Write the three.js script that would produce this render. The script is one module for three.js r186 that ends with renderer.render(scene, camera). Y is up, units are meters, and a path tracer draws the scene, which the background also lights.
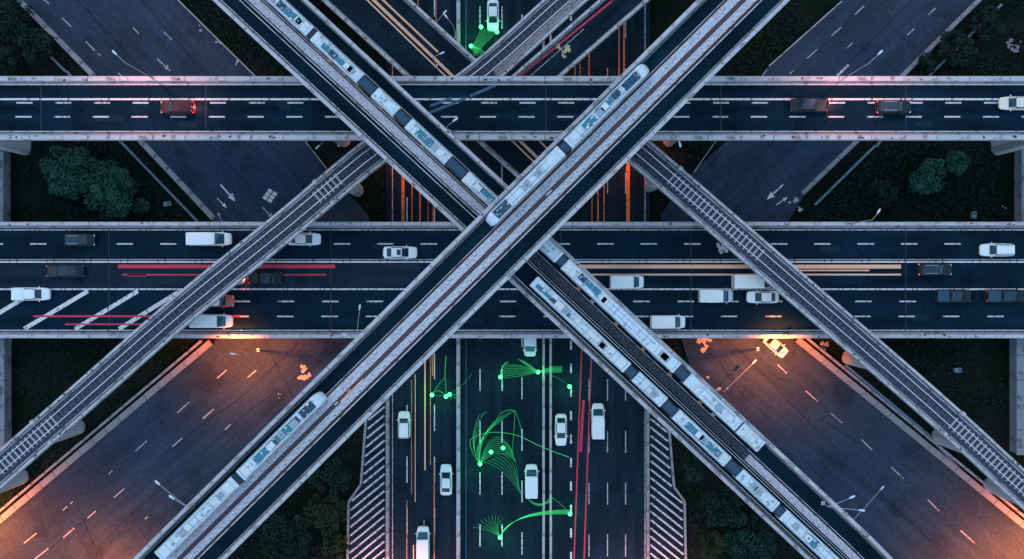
import * as THREE from 'three';
import { mergeGeometries } from 'three/addons/utils/BufferGeometryUtils.js';

// ---------------------------------------------------------------- camera, sky, sun, exposure
const H = 141, F = 1000;                                   // camera height (m) and focal length (px of a 559 px high frame)
const scene = new THREE.Scene();
const camera = new THREE.PerspectiveCamera(2 * Math.atan(279.5 / F) * 180 / Math.PI, 1024 / 559, 1, 4000);
camera.position.set(0, H, 0); camera.up.set(0, 0, -1); camera.lookAt(0, 0, 0);

const renderer = new THREE.WebGLRenderer({ antialias: true });
renderer.setSize(1024, 559);
renderer.toneMapping = THREE.LinearToneMapping;
renderer.toneMappingExposure = 1.2;
renderer.shadowMap.enabled = true;

{ // dusk sky: deep blue zenith, paler towards the horizon
  const w = 128, h = 64, d = new Float32Array(w * h * 4);
  for (let j = 0; j < h; j++) for (let i = 0; i < w; i++) {
    const el = ((j + .5) / h - .5) * Math.PI, t = Math.pow(Math.max(0, Math.sin(el)), .6), k = (j * w + i) * 4;
    const hz = [.60, .80, 1.02], ze = [.42, .70, 1.04];
    for (let c = 0; c < 3; c++) d[k + c] = (el < 0 ? hz[c] * .3 : hz[c] + (ze[c] - hz[c]) * t) * .98;
    d[k + 3] = 1;
  }
  const t = new THREE.DataTexture(d, w, h, THREE.RGBAFormat, THREE.FloatType);
  t.mapping = THREE.EquirectangularReflectionMapping; t.magFilter = t.minFilter = THREE.LinearFilter; t.needsUpdate = true;
  scene.background = t; scene.environment = t;
}
const sun = new THREE.DirectionalLight(0xffeada, .4);
sun.position.set(-60, 120, -50); sun.castShadow = true; sun.shadow.radius = 30;
sun.shadow.mapSize.set(2048, 2048);
Object.assign(sun.shadow.camera, { left: -110, right: 110, top: 80, bottom: -80, near: 10, far: 320 });
scene.add(sun, sun.target);

// ---------------------------------------------------------------- helpers
let seed = 12345;
const rnd = () => { seed = (seed * 1664525 + 1013904223) >>> 0; return seed / 4294967296; };
const rr = (a, b) => a + (b - a) * rnd();
const P = (px, py, h = 0) => [(px - 512) * (H - h) / F, h, (py - 279.5) * (H - h) / F];   // measured picture point at height h -> metres

const LAT = []; { const s = seed; for (let i = 0; i < 4096; i++) LAT.push(rnd()); }
function vn(x, y, per) {                                   // value noise, repeats every per cells
  const xi = Math.floor(x), yi = Math.floor(y), fx = x - xi, fy = y - yi, m = v => ((v % per) + per) % per;
  const g = (a, b) => LAT[(m(a) * 57 + m(b) * 131 + m(a) * m(b) * 7) & 4095];
  const sx = fx * fx * (3 - 2 * fx), sy = fy * fy * (3 - 2 * fy);
  const a = g(xi, yi), b = g(xi + 1, yi), c = g(xi, yi + 1), e = g(xi + 1, yi + 1);
  return a + (b - a) * sx + (c - a) * sy + (a - b - c + e) * sx * sy;
}
function fbm(u, v, f, oct) { let s = 0, a = .5, n = 0; for (let i = 0; i < oct; i++) { s += a * vn(u * f + i * 17, v * f + i * 29, f); n += a; a *= .55; f *= 2; } return s / n; }
function tex(n, metres, fn, colour = true) {
  const d = new Uint8Array(n * n * 4);
  for (let j = 0; j < n; j++) for (let i = 0; i < n; i++) {
    const c = fn(i / n, j / n), k = (j * n + i) * 4;
    for (let q = 0; q < 3; q++) {
      let v = Math.min(1, Math.max(0, Array.isArray(c) ? c[q] : c));
      if (colour) v = v <= .0031308 ? v * 12.92 : 1.055 * Math.pow(v, 1 / 2.4) - .055;
      d[k + q] = v * 255;
    }
    d[k + 3] = 255;
  }
  const t = new THREE.DataTexture(d, n, n);
  t.wrapS = t.wrapT = THREE.RepeatWrapping; t.magFilter = THREE.LinearFilter; t.minFilter = THREE.LinearMipmapLinearFilter; t.generateMipmaps = true;
  if (colour) t.colorSpace = THREE.SRGBColorSpace;
  t.repeat.set(1 / metres, 1 / metres); t.needsUpdate = true;
  return t;
}
const sm = (a, b, x) => { x = Math.min(1, Math.max(0, (x - a) / (b - a))); return x * x * (3 - 2 * x); };

// surface textures; u runs along the lane, one repeat = the given metres
const tAsphalt = tex(512, 30, (u, v) => {                   // rolled asphalt: fine grain, long wear streaks, oil spots
  const grain = .75 + .5 * vn(u * 256, v * 256, 256), streak = .55 + .9 * (fbm(u, v * 1, 4, 3) * .3 + .7 * vn(u * 4, v * 32, 32));
  const patch = .62 + .76 * fbm(u + .3, v, 6, 4), oil = 1 - .35 * sm(.72, .86, fbm(u + .5, v + .2, 24, 3));
  return .5 * grain * streak * patch * oil;
});
const tOld = tex(512, 44, (u, v) => {                       // old, bleached ground road: grain, wear along the lane, patched areas
  const grain = .78 + .44 * vn(u * 256, v * 256, 256), p = .7 + .6 * fbm(u, v, 5, 5), st = .74 + .52 * (.6 * vn(u * 3, v * 40, 40 * 3) + .4 * vn(u * 6, v * 128, 128 * 3));
  const q = p * st * grain * .55 * (1 - .22 * sm(.6, .72, fbm(u + .4, v + .1, 11, 4))), warm = fbm(u + .7, v + .6, 4, 3);
  return [q * (1 + .3 * (warm - .5)), q, q * (1 - .2 * (warm - .5))];
});
const tConc = tex(512, 9, (u, v) => {                       // concrete with stains and pores
  const p = .72 + .45 * fbm(u, v, 4, 5), dirt = 1 - .55 * sm(.56, .78, fbm(u + .2, v + .6, 10, 4)), g = .9 + .2 * vn(u * 256, v * 256, 256);
  const q = p * dirt * g * .75; return [q, q * (1 - .02 * dirt), q * .99];
});
const tGravel = tex(512, 4, (u, v) => { const a = vn(u * 64, v * 64, 64), b = vn(u * 128 + 9, v * 128, 128); const q = (.38 + .62 * sm(.2, .8, a * .55 + b * .45)) * (1 - .55 * sm(.66, .8, vn(u * 20 + 3, v * 20, 20) * .6 + vn(u * 36, v * 36 + 5, 36) * .4)); return [q, q * (.93 + .1 * a), q * (.92 + .14 * b)]; });
const tSpeck = tex(512, 5, (u, v) => { const a = vn(u * 90, v * 90, 90), b = vn(u * 170 + 9, v * 170, 170); const q = .12 + .88 * sm(.58, .8, a * .6 + b * .4); return [q, q, q]; });
const bGravel = tex(512, 4, (u, v) => vn(u * 64, v * 64, 64) * .6 + vn(u * 128 + 9, v * 128, 128) * .4, false);
const tPaint = tex(256, 5, (u, v) => { const w = fbm(u, v, 16, 4); return .95 - .6 * sm(.55, .75, w) - .15 * vn(u * 128, v * 128, 128); });
const tSoil = tex(512, 26, (u, v) => {
  const g = fbm(u, v, 6, 5), k = sm(.4, .65, g), n = .5 + vn(u * 200, v * 200, 200), m = .7 + .6 * fbm(u + .1, v + .8, 40, 3);
  return [(.62 * (1 - k) + .26 * k) * n * m, (.46 * (1 - k) + .42 * k) * n * m, (.40 * (1 - k) + .22 * k) * n * m];
});
const tPanel = tex(256, 3, (u, v) => { const q = .86 + .14 * fbm(u, v, 8, 4) - .12 * sm(.6, .8, fbm(u + .3, v, 20, 3)); return [q, q, q]; });

const rgb = (r, g, b) => new THREE.Color().setRGB(r, g, b);
const mat = (c, rough = .8, o = {}) => new THREE.MeshPhysicalMaterial({ color: rgb(...c), roughness: rough, metalness: 0, ...o });
const M = {
  asphalt: mat([.005, .029, .056], .85, { specularIntensity: .14, map: tAsphalt, bumpMap: tAsphalt, bumpScale: .01 }),
  asphaltHwy: mat([.014, .038, .064], .85, { specularIntensity: .14, map: tAsphalt, bumpMap: tAsphalt, bumpScale: .01 }),
  asphaltGrey: mat([.022, .046, .078], .85, { specularIntensity: .14, map: tAsphalt, bumpMap: tAsphalt, bumpScale: .01 }),
  track: mat([.005, .028, .050], .85, { specularIntensity: .14, map: tAsphalt, bumpMap: tAsphalt, bumpScale: .01 }),
  old: mat([.048, .080, .130], .9, { specularIntensity: .2, map: tOld, bumpMap: tOld, bumpScale: .015 }),
  conc: mat([.62, .62, .66], .85, { map: tConc, bumpMap: tConc, bumpScale: .01 }),
  concDark: mat([.36, .37, .41], .88, { map: tConc, bumpMap: tConc, bumpScale: .01 }),
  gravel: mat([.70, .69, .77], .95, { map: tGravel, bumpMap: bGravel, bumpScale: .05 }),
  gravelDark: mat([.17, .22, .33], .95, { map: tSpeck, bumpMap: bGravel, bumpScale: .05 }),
  gravelPink: mat([.36, .30, .33], .95, { map: tGravel, bumpMap: bGravel, bumpScale: .05 }),
  soil: mat([.014, .027, .029], 1, { specularIntensity: .1, map: tSoil, bumpMap: tSoil, bumpScale: .06 }),
  white: mat([.72, .72, .74], .7, { map: tPaint }),
  faded: mat([.42, .42, .45], .8, { map: tPaint }),
  cream: mat([.62, .50, .30], .8, { map: tPaint }),
  orange: mat([.86, .46, .29], .7, { map: tPanel }),  // pale orange of the painted light trails, also one warning strip
  dash: mat([.56, .57, .60], .75, { map: tPaint }),
  trough: mat([.075, .05, .07], .8),
  kerb: mat([.30, .31, .34], .9, { map: tConc, bumpMap: tConc, bumpScale: .02 }),
  wall: mat([.26, .30, .36], .9, { map: tConc, bumpMap: tConc, bumpScale: .01 }),
  trailOrange: mat([.75, .22, .06], .65, { map: tPaint }),  // deeper orange for light trails painted on the highway
  red: mat([.60, .03, .07], .65, { map: tPanel }),  // colour of the red tail light trails painted on the lanes
  blueFaint: mat([.04, .12, .22], .7, { map: tPaint }),
  cabinet: mat([.12, .18, .24], .8),
  galvDark: mat([.10, .13, .16], .7),
  patchA: mat([.004, .024, .046], .9, { specularIntensity: .2, map: tAsphalt }),
  patchB: mat([.012, .042, .072], .9, { specularIntensity: .2, map: tAsphalt }),
  tar: mat([.006, .012, .02], .9, { specularIntensity: .15 }),
  steel: mat([.55, .57, .6], .35, { metalness: .8 }),
  rail: mat([.70, .70, .74], .32, { metalness: .6 }),
  rust: mat([.16, .075, .055], .75),
  galv: mat([.42, .45, .48], .5, { metalness: .4 }),
  dark: mat([.02, .022, .028], .6),
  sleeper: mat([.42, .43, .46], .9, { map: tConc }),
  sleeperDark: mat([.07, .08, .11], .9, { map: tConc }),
  bark: mat([.06, .045, .035], 1),
  glass: mat([.012, .03, .045], .06),
  vanGlass: mat([.012, .085, .12], .06),
  tealGlass: mat([.03, .20, .29], .08, { map: tPanel }),
  navyGlass: mat([.01, .045, .085], .08),
  tramWhite: new THREE.MeshPhysicalMaterial({ color: rgb(.60, .69, .76), roughness: .35, map: tPanel, clearcoat: .4 }),
  tramCream: new THREE.MeshPhysicalMaterial({ color: rgb(.64, .69, .70), roughness: .4, map: tPanel }),
  tramGrey: mat([.30, .36, .42], .5, { map: tPanel }),
  bellows: mat([.018, .035, .055], .8),
  orangeTrim: mat([.55, .20, .09], .5),
  seam: mat([.16, .21, .26], .7),
  tyre: mat([.015, .015, .016], .85),
  rim: mat([.35, .36, .38], .35, { metalness: .8 }),
  head: mat([.75, .78, .8], .15),
  tail: mat([.35, .02, .02], .25),
  tailLit: mat([.5, .03, .02], .25, { emissive: new THREE.Color(1, .06, .03), emissiveIntensity: 2.2 }),
};

const taken = {};
const numbered = n => { const k = taken[n] = (taken[n] ?? -1) + 1; return k ? n + '_' + String(k).padStart(3, '0') : n; };
function shade(o) { o.castShadow = o.receiveShadow = true; return o; }
function tag(o, label, category, group, kind) { o.userData.label = label; o.userData.category = category; if (group) o.userData.group = group; if (kind) o.userData.kind = kind; return o; }
function thing(name, label, category, [x, y, z] = [0, 0, 0], turn = 0, group) {
  const g = new THREE.Group(); g.name = numbered(name); g.position.set(x, y, z); g.rotation.y = turn; scene.add(g);
  return tag(g, label, category, group);
}
function part(name, geo, m, parent, x = 0, y = 0, z = 0, turn = 0) {
  const o = shade(new THREE.Mesh(geo, m)); o.name = name; o.position.set(x, y, z); o.rotation.y = turn; parent.add(o); return o;
}
function structure(name, geo, m) {
  const o = shade(new THREE.Mesh(geo, m)); o.name = numbered(name); o.userData.kind = 'structure'; scene.add(o); return o;
}
// box with uv in metres, slightly chamfered top when c > 0
const boxCache = {};
function box(lx, ly, lz, c = 0, variant = 0) {
  const key = [lx, ly, lz, c, variant].map(v => v.toFixed(3)).join();
  if (boxCache[key]) return boxCache[key];
  const hx = lx / 2, hz = lz / 2, p = [], uv = [], ix = [], ou = rnd() * 30, ov = rnd() * 30;
  const quad = (a, b, cc, d) => {
    const n = p.length / 3;
    const ab = new THREE.Vector3().subVectors(new THREE.Vector3(...b), new THREE.Vector3(...a)), ad = new THREE.Vector3().subVectors(new THREE.Vector3(...d), new THREE.Vector3(...a)), nn = ab.cross(ad);
    const ax = Math.abs(nn.x), ay = Math.abs(nn.y), az = Math.abs(nn.z);
    for (const q of [a, b, cc, d]) { p.push(...q); uv.push(...(ay >= ax && ay >= az ? [q[0] + ou, q[2] + ov] : ax > az ? [q[2] + ou, q[1] + ov] : [q[0] + ou, q[1] + ov])); }
    ix.push(n, n + 1, n + 2, n, n + 2, n + 3);
  };
  const y1 = ly - c, tx = hx - c, tz = hz - c;
  const ring = [[-hx, -hz], [hx, -hz], [hx, hz], [-hx, hz]], top = [[-tx, -tz], [tx, -tz], [tx, tz], [-tx, tz]];
  for (let i = 0; i < 4; i++) {
    const a = ring[i], b = ring[(i + 1) % 4], ta = top[i], tb = top[(i + 1) % 4];
    quad([b[0], 0, b[1]], [a[0], 0, a[1]], [a[0], y1, a[1]], [b[0], y1, b[1]]);
    if (c) quad([b[0], y1, b[1]], [a[0], y1, a[1]], [ta[0], ly, ta[1]], [tb[0], ly, tb[1]]);
  }
  quad([-tx, ly, tz], [tx, ly, tz], [tx, ly, -tz], [-tx, ly, -tz]);
  quad([-hx, 0, -hz], [hx, 0, -hz], [hx, 0, hz], [-hx, 0, hz]);
  const g = new THREE.BufferGeometry();
  g.setAttribute('position', new THREE.Float32BufferAttribute(p, 3)); g.setAttribute('uv', new THREE.Float32BufferAttribute(uv, 2)); g.setIndex(ix); g.computeVertexNormals();
  return boxCache[key] = g;
}
// a line along the ground; offsets are metres to the right of travel
class Path {
  constructor(pts, smooth) {                                // pts: [x, z] in metres
    if (smooth) pts = new THREE.CatmullRomCurve3(pts.map(p => new THREE.Vector3(p[0], 0, p[1])), false, 'centripetal').getSpacedPoints(60).map(v => [v.x, v.z]);
    this.p = pts; this.l = [0];
    for (let i = 1; i < pts.length; i++) this.l.push(this.l[i - 1] + Math.hypot(pts[i][0] - pts[i - 1][0], pts[i][1] - pts[i - 1][1]));
    this.length = this.l[this.l.length - 1];
  }
  at(s, o = 0) {
    let i = 1; while (i < this.p.length - 1 && this.l[i] < s) i++;
    const a = this.p[i - 1], b = this.p[i], L = this.l[i] - this.l[i - 1], dx = (b[0] - a[0]) / L, dz = (b[1] - a[1]) / L, t = s - this.l[i - 1];
    return { x: a[0] + dx * t - dz * o, z: a[1] + dz * t + dx * o, turn: Math.atan2(-dz, dx), dx, dz };
  }
  project(x, z) {
    let best = [1e9];
    for (let i = 1; i < this.p.length; i++) {
      const a = this.p[i - 1], b = this.p[i], L = this.l[i] - this.l[i - 1], dx = (b[0] - a[0]) / L, dz = (b[1] - a[1]) / L, wx = x - a[0], wz = z - a[1];
      let t = wx * dx + wz * dz; t = Math.min(i === this.p.length - 1 ? 1e9 : L, Math.max(i === 1 ? -1e9 : 0, t));
      const d = Math.hypot(wx - dx * t, wz - dz * t); if (d < best[0]) best = [d, this.l[i - 1] + t, -(wx * dz) + wz * dx];
    }
    return { s: best[1], o: best[2] };
  }
  // prism between offsets o0..o1 and heights y0..y1, in coordinates relative to base
  prism(s0, s1, o0, o1, y0, y1, base, step = 4) {
    const st = [s0]; if (this.p.length > 2) { for (let s = s0 + step; s < s1 - .1; s += step) st.push(s); } st.push(s1);
    const p = [], uv = [], ix = [];
    const prof = [[o0, y0], [o0, y1], [o0, y1], [o1, y1], [o1, y1], [o1, y0], [o1, y0], [o0, y0]], W = [0, y1 - y0];
    for (const s of st) for (const [o, y] of prof) { const q = this.at(s, o); p.push(q.x - base[0], y - base[1], q.z - base[2]); }
    for (const s of st) prof.forEach(([o, y], k) => uv.push(s, k === 2 || k === 3 || k > 5 ? o : y));
    for (let i = 0; i + 1 < st.length; i++) for (let k = 0; k < 8; k += 2) { const a = i * 8 + k, b = a + 8; ix.push(a, b, b + 1, a, b + 1, a + 1); }
    const cap = (i, flip) => { const n = p.length / 3; for (const k of [0, 1, 3, 5]) { const q = i * 8 + k; p.push(p[q * 3], p[q * 3 + 1], p[q * 3 + 2]); uv.push(prof[k][0], prof[k][1]); } ix.push(...(flip ? [n, n + 2, n + 1, n, n + 3, n + 2] : [n, n + 1, n + 2, n, n + 2, n + 3])); };
    cap(0, true); cap(st.length - 1, false);
    const g = new THREE.BufferGeometry();
    g.setAttribute('position', new THREE.Float32BufferAttribute(p, 3)); g.setAttribute('uv', new THREE.Float32BufferAttribute(uv, 2)); g.setIndex(ix); g.computeVertexNormals();
    return g;
  }
}
// stations along x: [x, half width, y0, y1, corner radius]; rounded-rectangle sections joined into one skin
function loft(st, seg = 3) {
  const p = [], ix = []; const N = 4 * (seg + 1);
  for (const [x, w, y0, y1, r0] of st) {
    const r = Math.min(r0, w * .98, (y1 - y0) / 2 * .98);
    const c = [[w - r, y1 - r, 0], [-w + r, y1 - r, Math.PI / 2], [-w + r, y0 + r, Math.PI], [w - r, y0 + r, Math.PI * 1.5]];
    for (const [cz, cy, a0] of c) for (let k = 0; k <= seg; k++) { const a = a0 + k / seg * Math.PI / 2; p.push(x, cy + Math.sin(a) * r, cz + Math.cos(a) * r); }
  }
  for (let i = 0; i + 1 < st.length; i++) for (let k = 0; k < N; k++) { const a = i * N + k, b = i * N + (k + 1) % N, c = a + N, d = b + N; ix.push(a, b, d, a, d, c); }
  const cap = (i, f) => { let cx = 0, cy = 0; const [x, w, y0, y1] = st[i]; const n = p.length / 3; p.push(x, (y0 + y1) / 2, 0); for (let k = 0; k < N; k++) { const a = i * N + k, b = i * N + (k + 1) % N; ix.push(...(f ? [n, b, a] : [n, a, b])); } };
  cap(0, true); cap(st.length - 1, false);
  const g = new THREE.BufferGeometry(); g.setAttribute('position', new THREE.Float32BufferAttribute(p, 3));
  g.setAttribute('uv', new THREE.Float32BufferAttribute(Array.from({ length: p.length / 3 }, (_, i) => [p[i * 3], p[i * 3 + 2]]).flat(), 2));
  g.setIndex(ix); g.computeVertexNormals(); return g;
}
function tube(pts, r0, r1 = r0, seg = 8) {                  // tapered round bar through points
  const p = [], ix = [], V = pts.map(q => new THREE.Vector3(...q));
  V.forEach((v, i) => {
    const t = new THREE.Vector3().subVectors(V[Math.min(i + 1, V.length - 1)], V[Math.max(i - 1, 0)]).normalize();
    const a = Math.abs(t.y) > .9 ? new THREE.Vector3(1, 0, 0) : new THREE.Vector3(0, 1, 0), n = a.clone().cross(t).normalize(), b = t.clone().cross(n), r = r0 + (r1 - r0) * i / (V.length - 1);
    for (let k = 0; k < seg; k++) { const q = k / seg * 2 * Math.PI; p.push(v.x + (n.x * Math.cos(q) + b.x * Math.sin(q)) * r, v.y + (n.y * Math.cos(q) + b.y * Math.sin(q)) * r, v.z + (n.z * Math.cos(q) + b.z * Math.sin(q)) * r); }
  });
  for (let i = 0; i + 1 < V.length; i++) for (let k = 0; k < seg; k++) { const a = i * seg + k, b = i * seg + (k + 1) % seg; ix.push(a, b, b + seg, a, b + seg, a + seg); }
  for (const i of [0, V.length - 1]) { const n = p.length / 3; p.push(V[i].x, V[i].y, V[i].z); for (let k = 0; k < seg; k++) { const a = i * seg + k, b = i * seg + (k + 1) % seg; ix.push(...(i ? [n, a, b] : [n, b, a])); } }
  const g = new THREE.BufferGeometry(); g.setAttribute('position', new THREE.Float32BufferAttribute(p, 3)); g.setAttribute('uv', new THREE.Float32BufferAttribute(new Array(p.length / 3 * 2).fill(0), 2)); g.setIndex(ix); g.computeVertexNormals(); return g;
}
// flat plate with a polygon outline (x, z in metres), top at y1
function plate(poly, y0, y1) {
  const sh = new THREE.Shape(poly.map(([x, z]) => new THREE.Vector2(x, -z)));
  const g = new THREE.ExtrudeGeometry(sh, { depth: y1 - y0, bevelEnabled: false }); g.rotateX(-Math.PI / 2); g.translate(0, y0, 0);
  const a = g.attributes.position, uv = g.attributes.uv; for (let i = 0; i < a.count; i++) uv.setXY(i, a.getX(i), a.getZ(i));
  return g;
}
const px2 = (l, h = 0) => l.map(([x, y]) => { const q = P(x, y, h); return [q[0], q[2]]; });

// ---------------------------------------------------------------- ground
{
  const nx = 190, nz = 150, p = [], uv = [], ix = [];
  const warp = (t, a, b) => { const s = Math.abs(t), c = .86; return Math.sign(t) * (s < c ? s / c * a : a + Math.pow((s - c) / (1 - c), 2.5) * b); };
  for (let j = 0; j <= nz; j++) for (let i = 0; i <= nx; i++) {
    const x = warp(i / nx * 2 - 1, 92, 1400), z = warp(j / nz * 2 - 1, 60, 1400);
    p.push(x, -.12 - .5 * fbm((x + 200) / 400, (z + 200) / 400, 28, 4), z); uv.push(x, z);
  }
  for (let j = 0; j < nz; j++) for (let i = 0; i < nx; i++) { const a = j * (nx + 1) + i, b = a + nx + 1; ix.push(a, b, a + 1, a + 1, b, b + 1); }
  const g = new THREE.BufferGeometry(); g.setAttribute('position', new THREE.Float32BufferAttribute(p, 3)); g.setAttribute('uv', new THREE.Float32BufferAttribute(uv, 2)); g.setIndex(ix); g.computeVertexNormals();
  structure('ground', g, M.soil);
}

// ---------------------------------------------------------------- roads on the ground
const lineGeo = (l, w) => box(l, .004, w, 0, Math.floor(rnd() * 5));
function stripe(parent, name, a, b, w, m, h, base) {         // painted line between picture points a and b on a surface at height h
  const A = P(a[0], a[1], h), B = P(b[0], b[1], h), l = Math.round(Math.hypot(B[0] - A[0], B[2] - A[2]) * 10) / 10 || .1;
  return part(name, lineGeo(l, w), m, parent, (A[0] + B[0]) / 2 - base[0], h + .004 - base[1], (A[2] + B[2]) / 2 - base[2], Math.atan2(-(B[2] - A[2]), B[0] - A[0]));
}
function ribbonFree(pts, w, y) {                             // thin wandering strip (tar seams)
  const p = [], ix = [];
  pts.forEach(([x, z], i) => { const a = pts[Math.max(0, i - 1)], b = pts[Math.min(pts.length - 1, i + 1)], L = Math.hypot(b[0] - a[0], b[1] - a[1]), nx = -(b[1] - a[1]) / L, nz = (b[0] - a[0]) / L, ww = w * (.5 + vn(i * .7, 3, 64)); p.push(x + nx * ww, y, z + nz * ww, x - nx * ww, y, z - nz * ww); });
  for (let i = 0; i + 1 < pts.length; i++) { const a = i * 2; ix.push(a, a + 2, a + 1, a + 1, a + 2, a + 3); }
  const g = new THREE.BufferGeometry(); g.setAttribute('position', new THREE.Float32BufferAttribute(p, 3)); g.setAttribute('uv', new THREE.Float32BufferAttribute(p.filter((_, i) => i % 3 !== 1), 2)); g.setIndex(ix); g.computeVertexNormals(); return g;
}
function seam(parent, a, b, w, y) {
  const A = P(...a), B = P(...b), n = 26, pts = [], L = Math.hypot(B[0] - A[0], B[2] - A[2]), nx = -(B[2] - A[2]) / L, nz = (B[0] - A[0]) / L, o = rnd() * 50;
  for (let i = 0; i <= n; i++) { const t = i / n, d = (vn(t * 6 + o, 1, 64) - .5) * 1.1 + (vn(t * 22 + o, 2, 64) - .5) * .3; pts.push([A[0] + (B[0] - A[0]) * t + nx * d, A[2] + (B[2] - A[2]) * t + nz * d]); }
  part('tar_seam', ribbonFree(pts, w, y), M.tar, parent);
}
function blob(cx, cz, r, k) { const o = rnd() * 60, l = []; for (let i = 0; i < 14; i++) { const a = i / 14 * 2 * Math.PI, q = r * (.45 + .95 * vn(i * .9 + o, k, 64)); l.push([cx + Math.cos(a) * q * (.8 + .3 * (k % 2)), cz + Math.sin(a) * q]); } return l; }
function patches(parent, name, px, py, h, r, n, m, base = [0, 0, 0]) {
  const c = P(px, py, h);
  for (let i = 0; i < n; i++) part(name, plate(blob(c[0] + rr(-r, r), c[2] + rr(-r, r), r * rr(.25, .5), i), h + .001, h + .006 + i * .003), m, parent, -base[0], -base[1], -base[2]);
}
const RY = .03;                                              // level of the ground roads
const GZ = (x0, y0) => (a, b) => [x0 + a / 3.727, y0 + b / 3.727];
// west slip road, bending under the middle viaduct
function slip(poly, ang, m) {                                // texture runs along the lane
  const g = plate(px2(poly), -.6, RY), a = g.attributes.position, uv = g.attributes.uv, c = Math.cos(ang), k = Math.sin(ang);
  for (let i = 0; i < a.count; i++) uv.setXY(i, a.getX(i) * c + a.getZ(i) * k, -a.getX(i) * k + a.getZ(i) * c);
  return structure('slip_road', g, m);
}
const west = slip([[-120, -135], [15, 0], [91, 77], [135, 139], [213, 222], [236, 282], [382, 282], [368, 215], [328, 170], [256, 77], [178, 0], [40, -138]], .8, M.old);
const west2 = slip([[236, 282.1], [213, 345], [0, 525], [-120, 628], [40, 690], [160, 559], [374, 340], [382, 282.1]], -.71, M.old);
const east = slip([[1120, -135], [983, 0], [905, 77], [863, 139], [803, 197], [788, 222], [775, 282], [680, 282], [660, 215], [692, 173], [726, 141], [768, 67], [843, 0], [980, -138]], -.78, M.old);
const east2 = slip([[775, 282.1], [795, 342], [1024, 530], [1140, 626], [985, 690], [860, 559], [692, 374], [682, 340], [680, 282.1]], .68, M.old);
{
  const z1 = GZ(0, 0), z2 = GZ(0, 270), z3 = GZ(0, 409), z4 = GZ(768, 0), z5 = GZ(768, 270), z6 = GZ(768, 409), b = [0, 0, 0];
  const d = (par, z, l, w = .14, m = M.faded) => { for (const [a, c, e, f] of l) stripe(par, 'lane_dash', z(a, c), z(e, f), w, m, RY, b); };
  d(west, z1, [[160, -4, 183, 14], [232, 67, 266, 100], [320, 155, 353, 188], [495, 103, 518, 126], [612, 120, 640, 148], [440, 272, 462, 290], [365, 200, 377, 209]]);
  d(west2, z2, [[810, 403, 845, 372], [920, 403, 954, 375], [660, 533, 705, 493], [755, 553, 797, 518]], .16);
  d(west2, z3, [[755, 38, 797, 0], [505, 157, 548, 118], [643, 140, 680, 108], [838, 78, 860, 57], [425, 330, 463, 297], [325, 408, 357, 380], [235, 480, 278, 443], [90, 500, 137, 462], [235, 377, 250, 363], [262, 353, 271, 345], [405, 243, 418, 231], [540, 410, 551, 402], [130, 559, 180, 520]], .16);
  d(east, z4, [[322, 55, 357, 23], [237, 133, 272, 102], [145, 218, 185, 183], [293, 180, 315, 160], [597, 55, 625, 30], [518, 132, 545, 107], [80, 275, 97, 262]]);
  d(east, z4, [[258, 282, 300, 242]], .3, M.white);
  d(east2, z5, [[35, 352, 70, 385], [140, 450, 185, 490], [235, 535, 268, 562]], .16);
  d(east2, z6, [[235, 15, 277, 53], [347, 113, 388, 152], [460, 217, 505, 260], [595, 337, 637, 380], [718, 453, 770, 500], [840, 560, 885, 600]], .16);
  // worn arrows and boxes
  const arrow = (par, x, y, ang, s, m) => { const c = P(x, y, 0), ca = Math.cos(ang), sa = Math.sin(ang), l = [[-1.6, -.1], [.5, -.12], [.4, -.5], [1.6, 0], [.4, .45], [.5, .1], [-1.6, .12]].map(([a, b2]) => [c[0] + (a * ca - b2 * sa) * s, c[2] + (a * sa + b2 * ca) * s]); part('arrow_mark', plate(l, RY + .001, RY + .006), m, par); };
  arrow(west, 164, 65, .75, .8, M.faded); arrow(west, 228, 193, .85, 1, M.white); arrow(west, 222, 203, .8, .6, M.white); arrow(west, 220, 217, -2, .5, M.faded);
  arrow(east, 775, 192, 2.4, 1, M.white); arrow(east, 782, 201, -.6, .6, M.white); arrow(west, 268, 213, .8, .7, M.faded);
  for (const [x, y] of [[201, 28], [218, 43], [237, 63]]) { patches(west, 'worn_mark', x, y, RY, .45, 3, M.faded); }
  for (let i = 0; i < 2; i++) for (let j = 0; j < 3; j++) { const c = P(270 + (i * 6 - j * 3) * .8, 191 + (i * 3.4 + j * 4.2) * .8, 0); part('box_mark', box(.62, .005, .5), M.white, west, c[0], RY + .003, c[2], -.6); }
  patches(west2, 'worn_mark', 303, 372, RY, 1.0, 9, M.cream); patches(west2, 'worn_mark', 320, 378, RY, .5, 4, M.cream); patches(west2, 'worn_mark', 280, 396, RY, .3, 3, M.faded);
  patches(east2, 'worn_mark', 704, 343, RY, 1.0, 9, M.cream); patches(east2, 'worn_mark', 698, 340, RY, .5, 4, M.cream); patches(east2, 'worn_mark', 709, 378, RY, .35, 3, M.faded); patches(east, 'worn_mark', 1004, 206, RY, .3, 2, M.faded);
  patches(east, 'worn_mark', 795, 204, RY, .8, 5, M.faded);
  // seams and cracks
  for (const [a, c] of [[[120, -20], [320, 200]], [[60, -20], [250, 190]], [[20, -60], [200, 130]]]) seam(west, a, c, .035, RY + .003);
  for (const [a, c] of [[[345, 330], [40, 600]], [[300, 345], [-20, 610]], [[262, 338], [310, 425]], [[75, 505], [120, 590]]]) seam(west2, a, c, .035, RY + .003);
  for (const [a, c] of [[[930, -20], [730, 190]], [[885, -20], [712, 165]]]) seam(east, a, c, .035, RY + .003);
  for (const [a, c] of [[[730, 345], [990, 600]], [[700, 345], [860, 520]], [[820, 420], [905, 470]], [[768, 372], [820, 402]]]) seam(east2, a, c, .035, RY + .003);
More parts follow.
